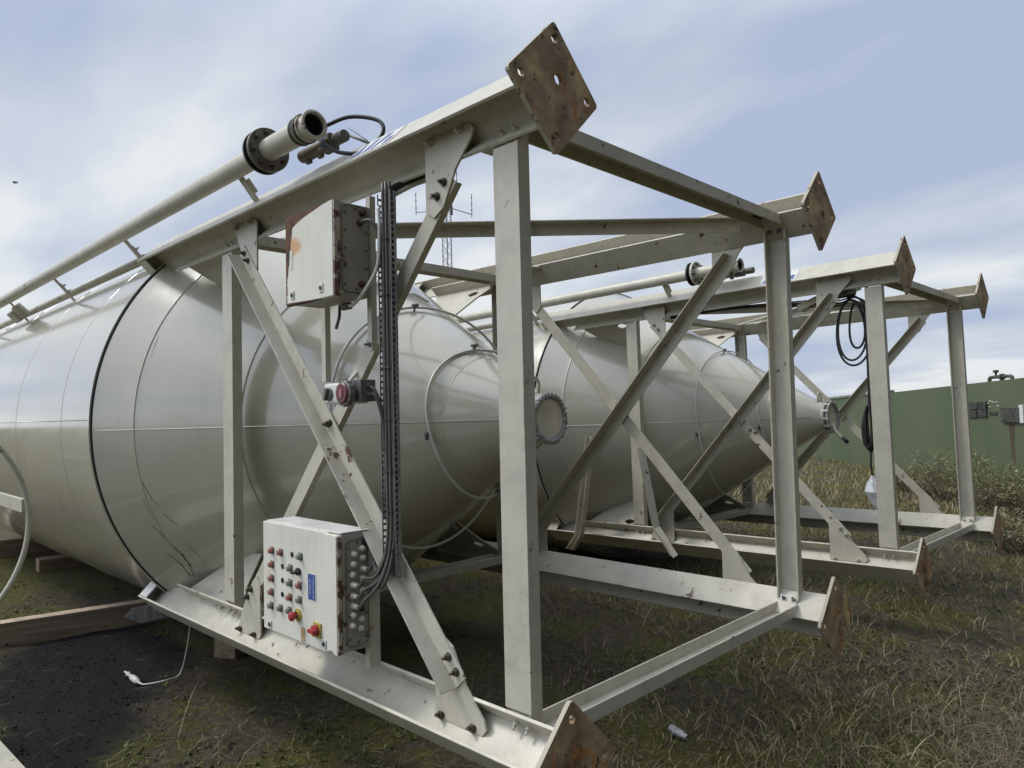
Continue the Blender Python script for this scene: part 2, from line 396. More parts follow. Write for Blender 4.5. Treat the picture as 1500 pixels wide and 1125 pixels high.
def build_silo(Mf, near, label, group):
    base = Vector((-3.0, 0, -1.49))
    root = empty('cement_silo', Mf @ Matrix.Translation(base))
    tag(root, label, 'silo', group)
    body = MAT['body'] if near else MAT['body2']; fr = MAT['frame']
    def part(mb, name, mat=fr, bevel=0.0, parent=None, mats=None, lab=None):
        o = mb.build(name, mat, parent or root, bevel, mats=mats)
        if parent is None: o.location = -base
        if lab: o['label'] = lab
        return o
    # --- barrel: rolled courses with slightly raised seams
    RC = 1.490; XE = -9.9
    mb = MB(); prof = [(0.0, RC - 0.004), (0.0, RC + 0.004), (-0.02, RC + 0.004), (-0.024, RC)]
    xs = [-0.62, -1.9, -3.4, -4.9]
    for x in xs: prof += [(x + 0.008, RC), (x + 0.004, RC + 0.0025), (x - 0.004, RC + 0.0025), (x - 0.008, RC)]
    prof += [(XE - XA, RC), (XE - XA - 0.02, RC - 0.03), (XE - XA - 0.25, RC * 0.6), (XE - XA - 0.35, 0.0)]
    mb.lathe((XA - 0.01, 0, 0), (1, 0, 0), prof, 160)
    barrel = part(mb, 'silo_barrel', body)
    mb = MB()
    for a in (math.radians(178), math.radians(70), math.radians(300)):
        mb.tube([(XA - 0.03, RC * math.cos(a), RC * math.sin(a)), (XE, RC * math.cos(a), RC * math.sin(a))], 0.0028, 6)
    part(mb, 'weld_seam', body, parent=barrel)
    # --- cone
    mb = MB(); prof = []
    def ring(x, d=0.003, wd=0.008):
        return [(x - wd, rcone(x - wd)), (x - wd / 2, rcone(x) + d), (x + wd / 2, rcone(x) + d), (x + wd, rcone(x + wd))]
    prof = [(XA + 0.002, RA - 0.06), (XA + 0.002, RA)] + ring(-3.10) + [(-2.49, rcone(-2.49)), (-2.485, rcone(-2.485) - 0.006), (-2.475, rcone(-2.475) - 0.006), (-2.47, rcone(-2.47))] + ring(-1.45, 0.0006, 0.004) + [(XB, RB), (XB + 0.03, RB)]
    mb.lathe((0, 0, 0), (1, 0, 0), prof, 160)
    cone = part(mb, 'silo_cone', body)
    mb = MB(); a = math.radians(180.5)
    for (x0, x1) in ((-3.33, -1.12),):
        mb.tube([(x0, rcone(x0) * math.cos(a), rcone(x0) * math.sin(a) + 0.0), (x1, rcone(x1) * math.cos(a), rcone(x1) * math.sin(a))], 0.0035, 6)
    part(mb, 'weld_seam', MAT['hose'], parent=cone)
    mb = MB(); mb.lathe((XA - 0.012, 0, 0), (1, 0, 0), [(-0.004, RC - 0.02), (-0.004, RC - 0.003), (0.004, RC - 0.006), (0.012, RA + 0.0005), (0.012, RA - 0.03)], 160)
    part(mb, 'joint_sealant', MAT['seal'])
    if near:
        # cracked paint running down the cone just below the joint
        mb = MB()
        def crack(pts, wd):
            P = []
            for (x, deg) in pts:
                r = rcone(x) + 0.0012; aa = math.radians(deg); P.append(Vector((x, r * math.cos(aa), r * math.sin(aa))))
            S = spline(P, 6); k = len(mb.v)
            for i, p in enumerate(S):
                n_ = Vector((0.5, p.y, p.z)).normalized(); d = (S[min(i + 1, len(S) - 1)] - S[max(i - 1, 0)]).normalized(); s_ = d.cross(n_)
                j = (mnoise.noise(p * 23) * 0.010); ww = wd * (0.5 + abs(mnoise.noise(p * 31)) * 1.6)
                mb.v += [p + s_ * (ww + j), p + s_ * (-ww + j)]
            for i in range(len(S) - 1): mb.f.append((k + 2 * i, k + 2 * i + 1, k + 2 * i + 3, k + 2 * i + 2)); mb.mi.append(0); mb.sm.append(False)
        crack([(-3.09, 181), (-3.10, 188), (-3.085, 195), (-3.07, 199)], 0.0022)
        crack([(-3.12, 191), (-3.115, 200), (-3.10, 208)], 0.0012)
        crack([(-3.06, 199), (-3.03, 204), (-2.99, 208)], 0.0016)
        crack([(-3.13, 206), (-3.10, 212), (-3.08, 217), (-3.10, 221), (-3.13, 224)], 0.0045)
        crack([(-3.16, 214), (-3.13, 219), (-3.15, 223)], 0.0035)
        crack([(-3.02, 209), (-3.0, 216), (-3.0, 222)], 0.0012)
        crack([(-3.08, 178), (-3.07, 160), (-3.09, 145)], 0.0010)
        part(mb, 'paint_crack', MAT['seal'], parent=cone)
    # --- outlet with bolted clamp ring
    if near:
        mb = MB(); mb.lathe((XB + 0.02, 0, 0), (1, 0, 0), [(0, RB), (0, 0.122), (0.03, 0.122), (0.03, 0.1)], 60)
        rr_ = random.Random(8); P = []; rad = []
        for i in range(90):
            a = 2 * math.pi * i / 90; q = 0.118 + rr_.uniform(-0.004, 0.004); P.append((XB + 0.052 + rr_.uniform(-0.003, 0.003), q * math.cos(a), q * math.sin(a))); rad.append(rr_.uniform(0.010, 0.017))
        mb.tube(P, rad, 8, closed=True)
        for i in range(0, 90, 3):
            a = 2 * math.pi * i / 90; mb.box((XB + 0.052, 0.128 * math.cos(a), 0.128 * math.sin(a)), (0.02, 0.012, 0.014), Matrix.Rotation(a + rr_.uniform(-.4, .4), 3, 'X'))
    else:
        mb = MB(); mb.lathe((XB + 0.02, 0, 0), (1, 0, 0), [(0, RB), (0, 0.140), (0.015, 0.140), (0.015, 0.118), (0.035, 0.118), (0.035, 0.138), (0.05, 0.138), (0.05, 0.108), (0.03, 0.105)], 48)
    outl = part(mb, 'outlet_flange', MAT['cement'])
    mb = MB(); mb.lathe((XB + 0.062, 0, 0), (1, 0, 0), [(-0.012, 0.109), (-0.008, 0.10), (-0.010, 0.03), (-0.010, 0.0)], 40)
    part(mb, 'outlet_cover', MAT['flap'], parent=outl)
    for i in range(0 if near else 12):
        a = 2 * math.pi * i / 12 + 0.1; mb = MB(); mb.tube([(XB + 0.03, 0.13 * math.cos(a), 0.13 * math.sin(a)), (XB + 0.078, 0.13 * math.cos(a), 0.13 * math.sin(a))], 0.007, 6)
        mb.box((XB + 0.05, 0.139 * math.cos(a), 0.139 * math.sin(a)), (0.05, 0.010, 0.020), Matrix.Rotation(a, 3, 'X'))
        part(mb, 'clamp', fr, parent=outl)
    mb = MB(); rr = []
    for i in range(17):
        a = math.pi * i / 16; rr.append((XB - 0.05 - 0.0, 0.0 + 0.035 * math.cos(a), 0.175 + 0.045 * math.sin(a)))
    mb.tube([(XB - 0.05, 0.03, 0.12)] + rr[:] + [(XB - 0.05, -0.03, 0.12)], 0.009, 8); part(mb, 'lifting_eye', fr)
    if not near:
        mb = MB(); mb.tube(spline([(XB + 0.08, -0.05, -0.06), (XB + 0.11, -0.06, -0.13), (XB + 0.16, -0.05, -0.19)], 5), 0.012, 8)
        mb.tube([(XB + 0.155, -0.05, -0.185), (XB + 0.20, -0.04, -0.235)], 0.017, 8, 1)
        part(mb, 'valve_lever', fr, mats=[MAT['flap'], MAT['dark']], parent=outl)
    # --- four legs
    for sy, sz, nm in ((-1, 1, 'A'), (1, 1, 'B'), (1, -1, 'C'), (-1, -1, 'D')):
        u = Vector((0, sy, sz)) * SQ; tt = Vector((0, sy, -sz)) * SQ; O = Vector((0, sy * W, sz * W))
        mb = MB()
        mb.prism(isec(), O + Vector((-0.018, 0, 0)), u, tt, Vector((-3.10, 0, 0)))
        # beyond this point the leg runs onto the barrel: web and outer flange only
        h = H / 2
        mb.prism([(h, -BF / 2), (h, BF / 2), (h - TF, BF / 2), (h - TF, -BF / 2)], O + Vector((-3.118, 0, 0)), u, tt, Vector((-0.36, 0, 0)))
        mb.prism([(h - TF, -TW / 2), (h - TF, TW / 2), (-h, TW / 2), (-h, -TW / 2)], O + Vector((-3.118, 0, 0)), u, tt, Vector((-0.30, 0, 0)))
        leg = part(mb, 'leg', fr, 0.0025)
        mb = MB()                                         # boxed end on the barrel
        xe = -3.36; s0 = 0.075
        pf = [(h - TF - 0.001, -BF / 2 + 0.006), (h - TF - 0.001, BF / 2 - 0.006), (-h + 0.05, BF / 2 - 0.006), (-h + 0.05, -BF / 2 + 0.006)]
        mb.prism(pf, O + Vector((-3.475, 0, 0)), u, tt, Vector((-0.012, 0, 0)))
        for sd_ in (-1, 1):
            mb.prism([(0, h - TF - 0.002), (-0.11, h - TF - 0.002), (-0.11, -h + 0.03), (0.0, -h + 0.02)], O + tt * sd_ * (BF / 2 - 0.012) + Vector((-3.365, 0, 0)), Vector((1, 0, 0)), u, tt * 0.010)
        part(mb, 'end_cap', MAT['white'] if (near and nm == 'D') else fr, 0.001, parent=leg)
        # gusset between leg and cone, with an oval lightening hole
        mb = MB(); xg0, xg1 = -3.22, -2.42
        r_in = math.sqrt(2) * W - h
        tops = [(xg0, r_in - 0.001), (xg1, r_in - 0.001), (xg1, r_in - 0.045), (-2.70, rcone(-2.70) - 0.004)]
        # split around the hole as a ring of quads
        cx, cr_ = -2.60, r_in - 0.085
        outl_pts = []
        poly = [(-3.12, r_in), (-2.86, r_in), (-2.60, r_in), (xg1, r_in), (xg1, r_in - 0.04), (-2.52, r_in - 0.145), (-2.63, rcone(-2.66) + 0.02), (-2.72, rcone(-2.72) - 0.004), (-2.95, rcone(-2.95) - 0.004)]
        n_ = len(poly); hole = []
        for (px, pr) in poly:
            a = math.atan2((pr - cr_) * 1.0, px - cx); hole.append((cx + 0.055 * math.cos(a), cr_ + 0.030 * math.sin(a)))
        for sdv, dim in ((1, 0.010),):
            k = len(mb.v)
            def pt(x, r, s_): return Vector((x, u.y * r, u.z * r)) + tt * s_
            for (x, r) in poly: mb.v.append(pt(x, r, 0.005))
            for (x, r) in hole: mb.v.append(pt(x, r, 0.005))
            for (x, r) in poly: mb.v.append(pt(x, r, -0.005))
            for (x, r) in hole: mb.v.append(pt(x, r, -0.005))
            for i in range(n_):
                j = (i + 1) % n_
                for q in ((k + i, k + j, k + n_ + j, k + n_ + i), (k + 2 * n_ + j, k + 2 * n_ + i, k + 3 * n_ + i, k + 3 * n_ + j), (k + i, k + j, k + 2 * n_ + j, k + 2 * n_ + i), (k + n_ + i, k + n_ + j, k + 3 * n_ + j, k + 3 * n_ + i)):
                    mb.f.append(q); mb.mi.append(0); mb.sm.append(False)
        part(mb, 'stiffener', fr, parent=leg)
        # base plate with corner holes and a centre hole
        d = 0.2188; mb = MB(); th = 0.016
        # square in (u,tt) axes, half side hs
        hs = d * SQ
        def plate_grid():
            import itertools
            hy = 0.034 * sy
            holes = [((0.012, hy), 0.021)] + [((sx_ * hs * 0.73, sy_ * hs * 0.73), 0.016) for sx_ in (-1, 1) for sy_ in (-1, 1)]
            # build face as cells: each hole lives in its own square cell, the rest are rectangles
            cuts_a = sorted({-hs, hs} | {h_[0][0] - 0.03 for h_ in holes} | {h_[0][0] + 0.03 for h_ in holes})
            cuts_b = sorted({-hs, hs} | {h_[0][1] - 0.03 for h_ in holes} | {h_[0][1] + 0.03 for h_ in holes})
            return holes, cuts_a, cuts_b
        holes, ca, cb = plate_grid()
        idx = {}
        ch = 0.012
        def V(a, b, xo):
            # slightly clipped corners
            aa, bb = a, b
            if abs(abs(a) - hs) < 1e-6 and abs(abs(b) - hs) < 1e-6:
                aa = a * (1 - ch / hs * 0.35); bb = b * (1 - ch / hs * 0.35)
            key = (round(a, 5), round(b, 5), xo)
            if key not in idx:
                idx[key] = len(mb.v); mb.v.append(O + u * aa + tt * bb + Vector((xo, 0, 0)))
            return idx[key]
        def F(q, mi): mb.f.append(q); mb.mi.append(mi); mb.sm.append(False)
        for i in range(len(ca) - 1):
            for j in range(len(cb) - 1):
                a0, a1, b0, b1 = ca[i], ca[i + 1], cb[j], cb[j + 1]
                hh = [h_ for h_ in holes if a0 < h_[0][0] < a1 and b0 < h_[0][1] < b1 and abs((a0 + a1) / 2 - h_[0][0]) < 1e-4 and abs((b0 + b1) / 2 - h_[0][1]) < 1e-4]
                if hh:
                    (hc, hr) = hh[0]; per = [(a0, b0), ((a0 + a1) / 2, b0), (a1, b0), (a1, (b0 + b1) / 2), (a1, b1), ((a0 + a1) / 2, b1), (a0, b1), (a0, (b0 + b1) / 2)]
                    r8 = [(hc[0] + hr * math.cos(math.atan2(p_[1] - hc[1], p_[0] - hc[0])), hc[1] + hr * math.sin(math.atan2(p_[1] - hc[1], p_[0] - hc[0]))) for p_ in per]
                    for q in range(8):
                        q2 = (q + 1) % 8
                        F((V(*per[q], 0), V(*per[q2], 0), V(*r8[q2], 0), V(*r8[q], 0)), 0)
                        F((V(*per[q2], -th), V(*per[q], -th), V(*r8[q], -th), V(*r8[q2], -th)), 0)
                        F((V(*r8[q], 0), V(*r8[q2], 0), V(*r8[q2], -th), V(*r8[q], -th)), 0)
                else:
                    F((V(a0, b0, 0), V(a1, b0, 0), V(a1, b1, 0), V(a0, b1, 0)), 0)
                    F((V(a0, b1, -th), V(a1, b1, -th), V(a1, b0, -th), V(a0, b0, -th)), 1)
        for i in range(len(ca) - 1):
            for b_ in (-hs, hs): F((V(ca[i], b_, 0), V(ca[i], b_, -th), V(ca[i + 1], b_, -th), V(ca[i + 1], b_, 0)), 1)
        for j in range(len(cb) - 1):
            for a_ in (-hs, hs): F((V(a_, cb[j], 0), V(a_, cb[j + 1], 0), V(a_, cb[j + 1], -th), V(a_, cb[j], -th)), 1)
        part(mb, 'base_plate', None, parent=leg, mats=[MAT['plate'], MAT['plate_edge']])
        if nm == 'A' and True:
            mb = MB(); fo = h + 0.0015                      # maker's sticker on the upper flange
            x0 = -1.06
            def dec(pp, lift, mi): mb.prism([(q[0], q[1]) for q in pp], O + u * (fo + lift) + Vector((x0, 0, 0)), Vector((1, 0, 0)), tt, u * 0.0008, mi)
            dec([(0, -0.07), (0.30, -0.07), (0.30, 0.07), (0, 0.07)], 0, 1)
            dec([(0.02, 0.055), (0.10, 0.055), (0.06, -0.05)], 0.001, 0)
            dec([(0.115, 0.055), (0.145, 0.055), (0.145, -0.05), (0.115, -0.05)], 0.001, 0)
            dec([(0.16, 0.055), (0.19, 0.055), (0.24, -0.05), (0.20, -0.05)], 0.001, 0)
            dec([(0.25, 0.055), (0.28, 0.055), (0.28, 0.0), (0.25, 0.0)], 0.001, 0)
            part(mb, 'sticker', None, parent=leg, mats=[MAT['blue'], MAT['white']])
    # --- channel rings
    def channel(O, A, B, D, name='cross_member', label_=None):
        """web outer face through O; A across the web, B direction the flanges point, D extrusion"""
        w2, t1, t2 = CW / 2, 0.007, 0.009
        pr_ = [(-w2, 0), (w2, 0), (w2, CD), (w2 - t2, CD), (w2 - t2, t1), (-w2 + t2, t1), (-w2 + t2, CD), (-w2, CD)]
        mb = MB(); mb.prism(pr_, O, A, B, D); Dn = D.normalized()
        for i_, (a_, b_) in enumerate(pr_):              # flanges are cut at 45 degrees to meet the leg
            mb.v[i_] = mb.v[i_] - Dn * (b_ - 0.001); mb.v[i_ + 8] = mb.v[i_ + 8] + Dn * (b_ - 0.001)
        return part(mb, name, fr, 0.0015)
    X = Vector((1, 0, 0)); zi = 0.949
    for ri, xc in enumerate((-XP - CW / 2, -XP - CW / 2 - LR)):
        p1 = channel((xc, -W, -zi), X, Vector((0, 1, 0)), Vector((0, 0, 2 * zi)), 'cross_post')
        p2 = channel((xc, W, -zi), X, Vector((0, -1, 0)), Vector((0, 0, 2 * zi)), 'cross_post')
        p3 = channel((xc, -zi, W), X, Vector((0, 0, -1)), Vector((0, 2 * zi, 0)), 'cross_beam')
        p4 = channel((xc, -zi, -W), X, Vector((0, 0, 1)), Vector((0, 2 * zi, 0)), 'cross_beam')
        for (pp, yy, zs) in ((p1, -1, 1), (p1, -1, -1), (p2, 1, 1), (p2, 1, -1)):
            mb = MB()
            # bent end plate lying on the leg's inner flange
            dn = Vector((0, -yy, -zs)) * SQ; al = Vector((0, yy, -zs)) * SQ
            c0 = Vector((xc, yy * W, zs * W)) + dn * (H / 2 + 0.0012)
            mb.prism([(-0.049, -0.075), (0.049, -0.075), (0.049, 0.066), (-0.049, 0.066)], c0, X, al, dn * 0.007)
            part(mb, 'end_plate', fr, 0.001, parent=pp)
            for bx in (-0.03, 0.03):
                for s_ in (0.02, 0.055) if False else (0.035,):
                    mb = MB(); mb.hexbolt(c0 + dn * 0.008 + al * (s_ - 0.02) + X * bx * 0.9, dn, 0.011); part(mb, 'bolt', MAT['galv'] if near else fr, parent=pp)
                    mb = MB(); mb.hexbolt(c0 - dn * (TF + 0.0015) + al * s_ + X * bx, -dn, 0.010); part(mb, 'bolt', fr, parent=pp)
    # --- diagonal bracing, side faces: gusset plates and angles
    def gusset(sy, sz, end, flip_out):
        """end 'foot' near the base plate or 'body' near the cone"""
        y = sy * (W + 0.006)
        if end == 'foot': P = [(-0.645, 1.075), (-0.395, 1.075), (-0.375, 1.05), (-0.385, 1.02), (-0.475, 0.925), (-0.545, 0.80), (-0.60, 0.77), (-0.645, 0.80)]
        else: P = [(-2.28, 1.075), (-2.04, 1.075), (-2.02, 1.05), (-2.02, 0.80), (-2.06, 0.76), (-2.10, 0.79), (-2.20, 0.925)]
        mb = MB(); mb.prism([(a, b * sz) for a, b in P], (0, y, 0), X, Vector((0, 0, 1)), Vector((0, sy * 0.009, 0)))
        g = part(mb, 'gusset_plate', fr, 0.001)
        for bx in ((-0.61, -0.44) if end == 'foot' else (-2.24, -2.08)):
            mb = MB(); mb.hexbolt((bx, y + sy * 0.009, sz * 1.058), (0, sy, -0.25 * sz), 0.013); part(mb, 'bolt', MAT['bolt'] if (near and sz < 0 and sy < 0) else fr, parent=g)
        return g
    def brace(sy, szf, layer, outward, leg=0.075):
        """angle from the foot gusset (z sign szf) to the body gusset (z sign -szf)"""
        y0 = sy * (W + 0.006) + (sy * 0.009 if layer > 0 else 0)
        P0 = Vector((-0.545, 0, szf * 0.865)); P1 = Vector((-2.125, 0, -szf * 0.865))
        d = (P1 - P0).normalized(); ex = 0.080 if layer > 0 else 0.06
        P0 -= d * ex * 0.9; P1 += d * ex
        nrm = Vector((0, 1, 0)).cross(d).normalized()
        if nrm.z < 0: nrm = -nrm                            # in-plane normal pointing up
        yd = Vector((0, sy, 0)) * (1 if layer > 0 else -1)
        th = 0.007
        low = -1 if outward == 'low' else 1                 # edge on which the outstanding leg sits
        n2_ = nrm * low
        h2 = leg / 2
        o0 = Vector((P0.x, y0, P0.z))
        od = yd                                            # outstanding leg direction
        mb = MB()
        dp = leg if (layer > 0 or sy > 0) else 0.030
        prof = [(-h2, 0), (h2, 0), (h2, dp), (h2 - th, dp), (h2 - th, th), (-h2, th)]
        mb.prism(prof, o0, n2_, od, P1 - P0)
        b = part(mb, 'diagonal_brace', fr, 0.001)
        for t_ in (0.0, 1.0):
            for k_ in (0.04 if layer > 0 else 0.03, 0.10 if layer > 0 else 0.09):
                q = o0 + (d * (k_) if t_ == 0 else (P1 - P0) - d * (k_)) - n2_ * 0.012
                mb = MB()
                if layer > 0: mb.hexbolt(q + yd * th, (0, sy, 0), 0.012)
                else: mb.hexbolt(Vector((q.x, sy * (W + 0.015), q.z)), (0, sy, 0), 0.013)
                part(mb, 'bolt', MAT['bolt'] if near else fr, parent=b)
        mid = o0 + (P1 - P0) * 0.5
        mb = MB(); mb.hexbolt(Vector((mid.x, sy * (W + 0.022), mid.z)) - n2_ * 0.012, (0, sy, 0), 0.012); part(mb, 'bolt', MAT['bolt'] if near else fr, parent=b)
        return b
    for sy in (-1, 1):
        for sz in (-1, 1):
            for end in ('foot', 'body'): gusset(sy, sz, end, 0)
    if near:
        brace(-1, -1, 1, 'low')      # foot D to body A, outstanding leg towards the viewer, low edge
        brace(-1, 1, -1, 'low')      # foot A to body D, behind the gussets
        brace(1, 1, -1, 'up')
        brace(1, -1, 1, 'low')
    else:
        brace(-1, 1, 1, 'up')
        brace(-1, -1, -1, 'low')
        brace(1, 1, -1, 'up')
        brace(1, -1, 1, 'low')
    # --- top face bracing
    for (P0, P1, dz) in ((Vector((-0.34, 0.86, 1.062)), Vector((-2.05, -0.90, 1.062)), 0.0), (Vector((-0.42, -0.86, 1.050)), Vector((-2.05, 0.90, 1.050)), -0.012)):
        d = (P1 - P0).normalized(); n_ = Vector((0, 0, 1)).cross(d).normalized()
        if n_.x < 0: n_ = -n_
        mb = MB(); mb.prism([(-0.035, 0), (0.035, 0), (0.035, -0.007), (-0.028, -0.007), (-0.028, -0.07), (-0.035, -0.07)] if dz == 0 else [(-0.035, 0), (0.035, 0), (0.035, -0.07), (0.028, -0.07), (0.028, -0.007), (-0.035, -0.007)], P0, n_, Vector((0, 0, 1)), P1 - P0)
        part(mb, 'top_brace', fr, 0.001)
        for (Q, s_) in ((P0, 1), (P1, -1)):
            mb = MB(); sy = 1 if Q.y > 0 else -1
            mb.prism([(Q.x - 0.12, sy * 0.93), (Q.x + 0.13, sy * 0.99), (Q.x + 0.12, sy * 0.88), (Q.x - 0.02 - 0.1 * s_, sy * 0.76)], (0, 0, Q.z + 0.001), X, Vector((0, 1, 0)), Vector((0, 0, 0.008)))
            part(mb, 'gusset_plate', fr)
    # --- fill pipe on stand-offs
    py, pz, PR = -1.24, 1.260, 0.047
    mb = MB(); mb.tube([(-1.60, py, pz), (-9.8, py, pz)], PR, 28, caps=False)
    pipe = part(mb, 'fill_pipe', fr)
    mb = MB(); mb.lathe((-1.62, py, pz), X, [(-0.012, PR - 0.01), (-0.012, 0.100), (0.0, 0.100), (0.0, PR)], 40, 1)
    mb.lathe((-1.592, py, pz), X, [(0.0, PR), (0.0, 0.100), (0.018, 0.100), (0.018, PR - 0.012)], 40, 0)
    mb.lathe((-1.612, py, pz), X, [(0.0, 0.09), (0.022, 0.09)], 30, 2)
    fl = part(mb, 'pipe_flange', None, mats=[MAT['dirtyzinc'] if near else fr, MAT['dark'], MAT['seal']], parent=pipe)
    for i in range(8):
        a = 2 * math.pi * i / 8 + 0.2; mb = MB(); mb.hexbolt((-1.574, py + 0.078 * math.cos(a), pz + 0.078 * math.sin(a)), X, 0.009)
        part(mb, 'bolt', MAT['bolt'], parent=pipe)
    mb = MB()
    mb.lathe((-1.58, py, pz), X, [(0, 0.050), (0.28, 0.050), (0.28, 0.056), (0.30, 0.056), (0.30, 0.050), (0.335, 0.050), (0.335, 0.059), (0.35, 0.059), (0.35, 0.052), (0.385, 0.052), (0.395, 0.059), (0.405, 0.059), (0.408, 0.050), (0.40, 0.0465), (0.24, 0.0455), (0.05, 0.0455)], 40)
    noz = part(mb, 'hose_coupling', fr, parent=pipe)
    mb = MB(); mb.lathe((-1.58, py, pz), X, [(0.284, 0.0555), (0.284, 0.060), (0.296, 0.060), (0.296, 0.0555)], 40); part(mb, 'rubber_ring', MAT['dark'], parent=pipe)
    mb = MB(); mb.lathe((-1.58, py, pz), X, [(0.325, 0.0500), (0.325, 0.063), (0.336, 0.063), (0.336, 0.0500)], 40)
    part(mb, 'rubber_ring', MAT['dark'], parent=pipe)
    mb = MB(); mb.lathe((-1.58, py, pz), X, [(0.33, 0.0452), (0.390, 0.0452), (0.390, 0.042), (0.35, 0.036), (0.34, 0.0)], 24); part(mb, 'bore_shade', MAT['seal'], parent=pipe)  # black lining and disc, painting the shade inside the pipe mouth
    ur = Vector((0, -1, 1)) * SQ
    for xs_ in (-1.93, -3.62, -5.35, -6.95, -8.5):
        q = Vector((xs_, py, pz)) - ur * (PR - 0.006); r_to = 1.50 if xs_ < -3.4 else 1.594
        q2 = Vector((xs_ , -1, 1)); q2 = Vector((xs_, -SQ * r_to, SQ * r_to))
        mb = MB(); dd = (q2 - q)
        A_ = X; B_ = ur.cross(X)
        mb.prism([(-0.022, -0.004), (0.022, -0.004), (0.022, 0.004), (-0.022, 0.004)], q, A_, B_, dd)
        if xs_ < -3.4:
            mb.prism([(-0.018, 0.005), (0.018, 0.005), (0.018, 0.011), (-0.018, 0.011)], q + dd * 0.25, A_, B_, dd * 0.5)
            mb.hexbolt(q + dd * 0.38 + B_ * 0.011, B_, 0.010); mb.hexbolt(q + dd * 0.62 + B_ * 0.011, B_, 0.010)
        else:
            mb.prism([(-0.022, 0.005), (0.022, 0.005), (0.030, 0.02), (-0.03, 0.02)], q + dd * 0.2, A_, B_, dd * 0.55)
        part(mb, 'pipe_bracket', fr, parent=pipe)
    a = math.radians(131)
    mb = MB(); mb.tube([(-3.49, 1.545 * math.cos(a), 1.545 * math.sin(a)), (-9.6, 1.545 * math.cos(a), 1.545 * math.sin(a))], 0.030, 18)
    thin = part(mb, 'vent_pipe', fr)
    mb = MB(); mb.box((-7.0, -1.13, 1.13), (0.18, 0.13, 0.12), Matrix.Rotation(math.radians(45), 3, 'X')); mb.tube([(-6.9, -1.18, 1.2), (-6.9, -1.08, 1.1)], 0.05, 12); part(mb, 'pipe_clamp', fr, 0.006)
    # --- valve actuator beside the coupling and a stiff loop of hose
    ax, ay, az = -1.27, -1.13, 1.225
    mb = MB(); mb.tube([(ax - 0.20, ay, az), (ax + 0.06, ay, az)], 0.030, 16); mb.box((ax + 0.02, ay, az + 0.0), (0.09, 0.055, 0.065)); mb.tube([(ax + 0.08, ay, az), (ax + 0.15, ay, az)], 0.026, 12)
    for k_ in (-0.16, -0.06): mb.tube([(ax + k_, ay, az - 0.036), (ax + k_ + 0.03, ay, az - 0.036)], 0.012, 8)
    act = part(mb, 'pinch_valve', MAT['dirtyzinc'], 0.003)
    mb = MB(); mb.box((ax + 0.02, ay, az), (0.045, 0.058, 0.036)); part(mb, 'actuator_cap', MAT['blue'], 0.004, parent=act)
    if near:
        mb = MB(); S = spline([(-1.20, -1.185, 1.27), (-1.10, -1.12, 1.30), (-0.98, -1.06, 1.265), (-0.95, -1.06, 1.20), (-1.02, -1.10, 1.135), (-1.12, -1.15, 1.145), (-1.20, -1.17, 1.19), (-1.27, -1.13, 1.225)], 8)
        mb.tube(S, 0.0085, 10); part(mb, 'hose_loop', MAT['dark'])
        mb = MB(); mb.tube([(-1.16, -1.10, 1.25), (-1.0, -1.08, 1.165)], 0.006, 8); mb.tube([(-1.14, -1.1, 1.27), (-1.0, -1.1, 1.175)], 0.002, 6); part(mb, 'wire', MAT['galvdull'])
    # --- white aeration hoses round the cone
    for (xh, gap, ph) in ((-1.50, 0.018, 0.0), (-1.98, 0.03, 0.4)):
        rr_ = rcone(xh) + gap; P = []
        for i in range(64):
            a = 2 * math.pi * i / 64
            sag = 0.05 * max(0, -math.sin(a)) * (1 if xh < -1.7 else 0.4) + 0.012 * math.sin(3 * a + ph) + 0.012
            P.append((xh + 0.03 * math.sin(2 * a + ph), (rr_ + sag) * math.cos(a), (rr_ + sag) * math.sin(a)))
        mb = MB(); mb.tube(P, 0.0085 if near else 0.006, 10, closed=True); hz = part(mb, 'air_hose', MAT['hose'])
        for a in (math.radians(98), math.radians(190), math.radians(285), math.radians(12)):
            n_ = Vector((0.5, math.cos(a), math.sin(a))).normalized(); c0 = Vector((xh - 0.02, rcone(xh - 0.02) * math.cos(a), rcone(xh - 0.02) * math.sin(a)))
            mb = MB(); mb.tube([c0, c0 + n_ * 0.04], 0.007, 10); mb.tube([c0 + n_ * 0.018, c0 + n_ * 0.026], 0.011, 6)
            q = c0 + n_ * 0.05; tg = Vector((0, -math.sin(a), math.cos(a))); mb.tube([q - n_ * 0.012 - tg * 0.022, q - n_ * 0.012 + tg * 0.022], 0.010, 8, 1)
            part(mb, 'hose_fitting', None, mats=[MAT['galv'], MAT['galvdull']], parent=hz)
    return root, part

MA = Matrix.Identity(4)
s1, part1 = build_silo(MA, True, 'nearer beige steel silo lying on its side, control cabinets on its frame', 'steel silos lying on their sides')
R2 = rz(-0.0189728) @ ry(-0.0163240) @ rx(-0.0044101)
MBx = R2.to_4x4(); MBx.translation = Vector((-0.0441795, 3.89153171, -0.0529999542))
s2, part2 = build_silo(MBx, False, 'farther beige steel silo lying on its side, between the nearer silo and the green wall', 'steel silos lying on their sides')

# ------------------------------------------------------------------ cabinets and wiring on the nearer silo
def cabinet(x0, x1, z0, z1, yf, yb, doormat, name, lab):
    mb = MB(); mb.span((x0 + 0.006, yf + 0.022, z0 + 0.006), (x1, yb, z1 - 0.002))
    c = part1(mb, name, MAT['cab_side'], 0.004, lab=lab)
    return c
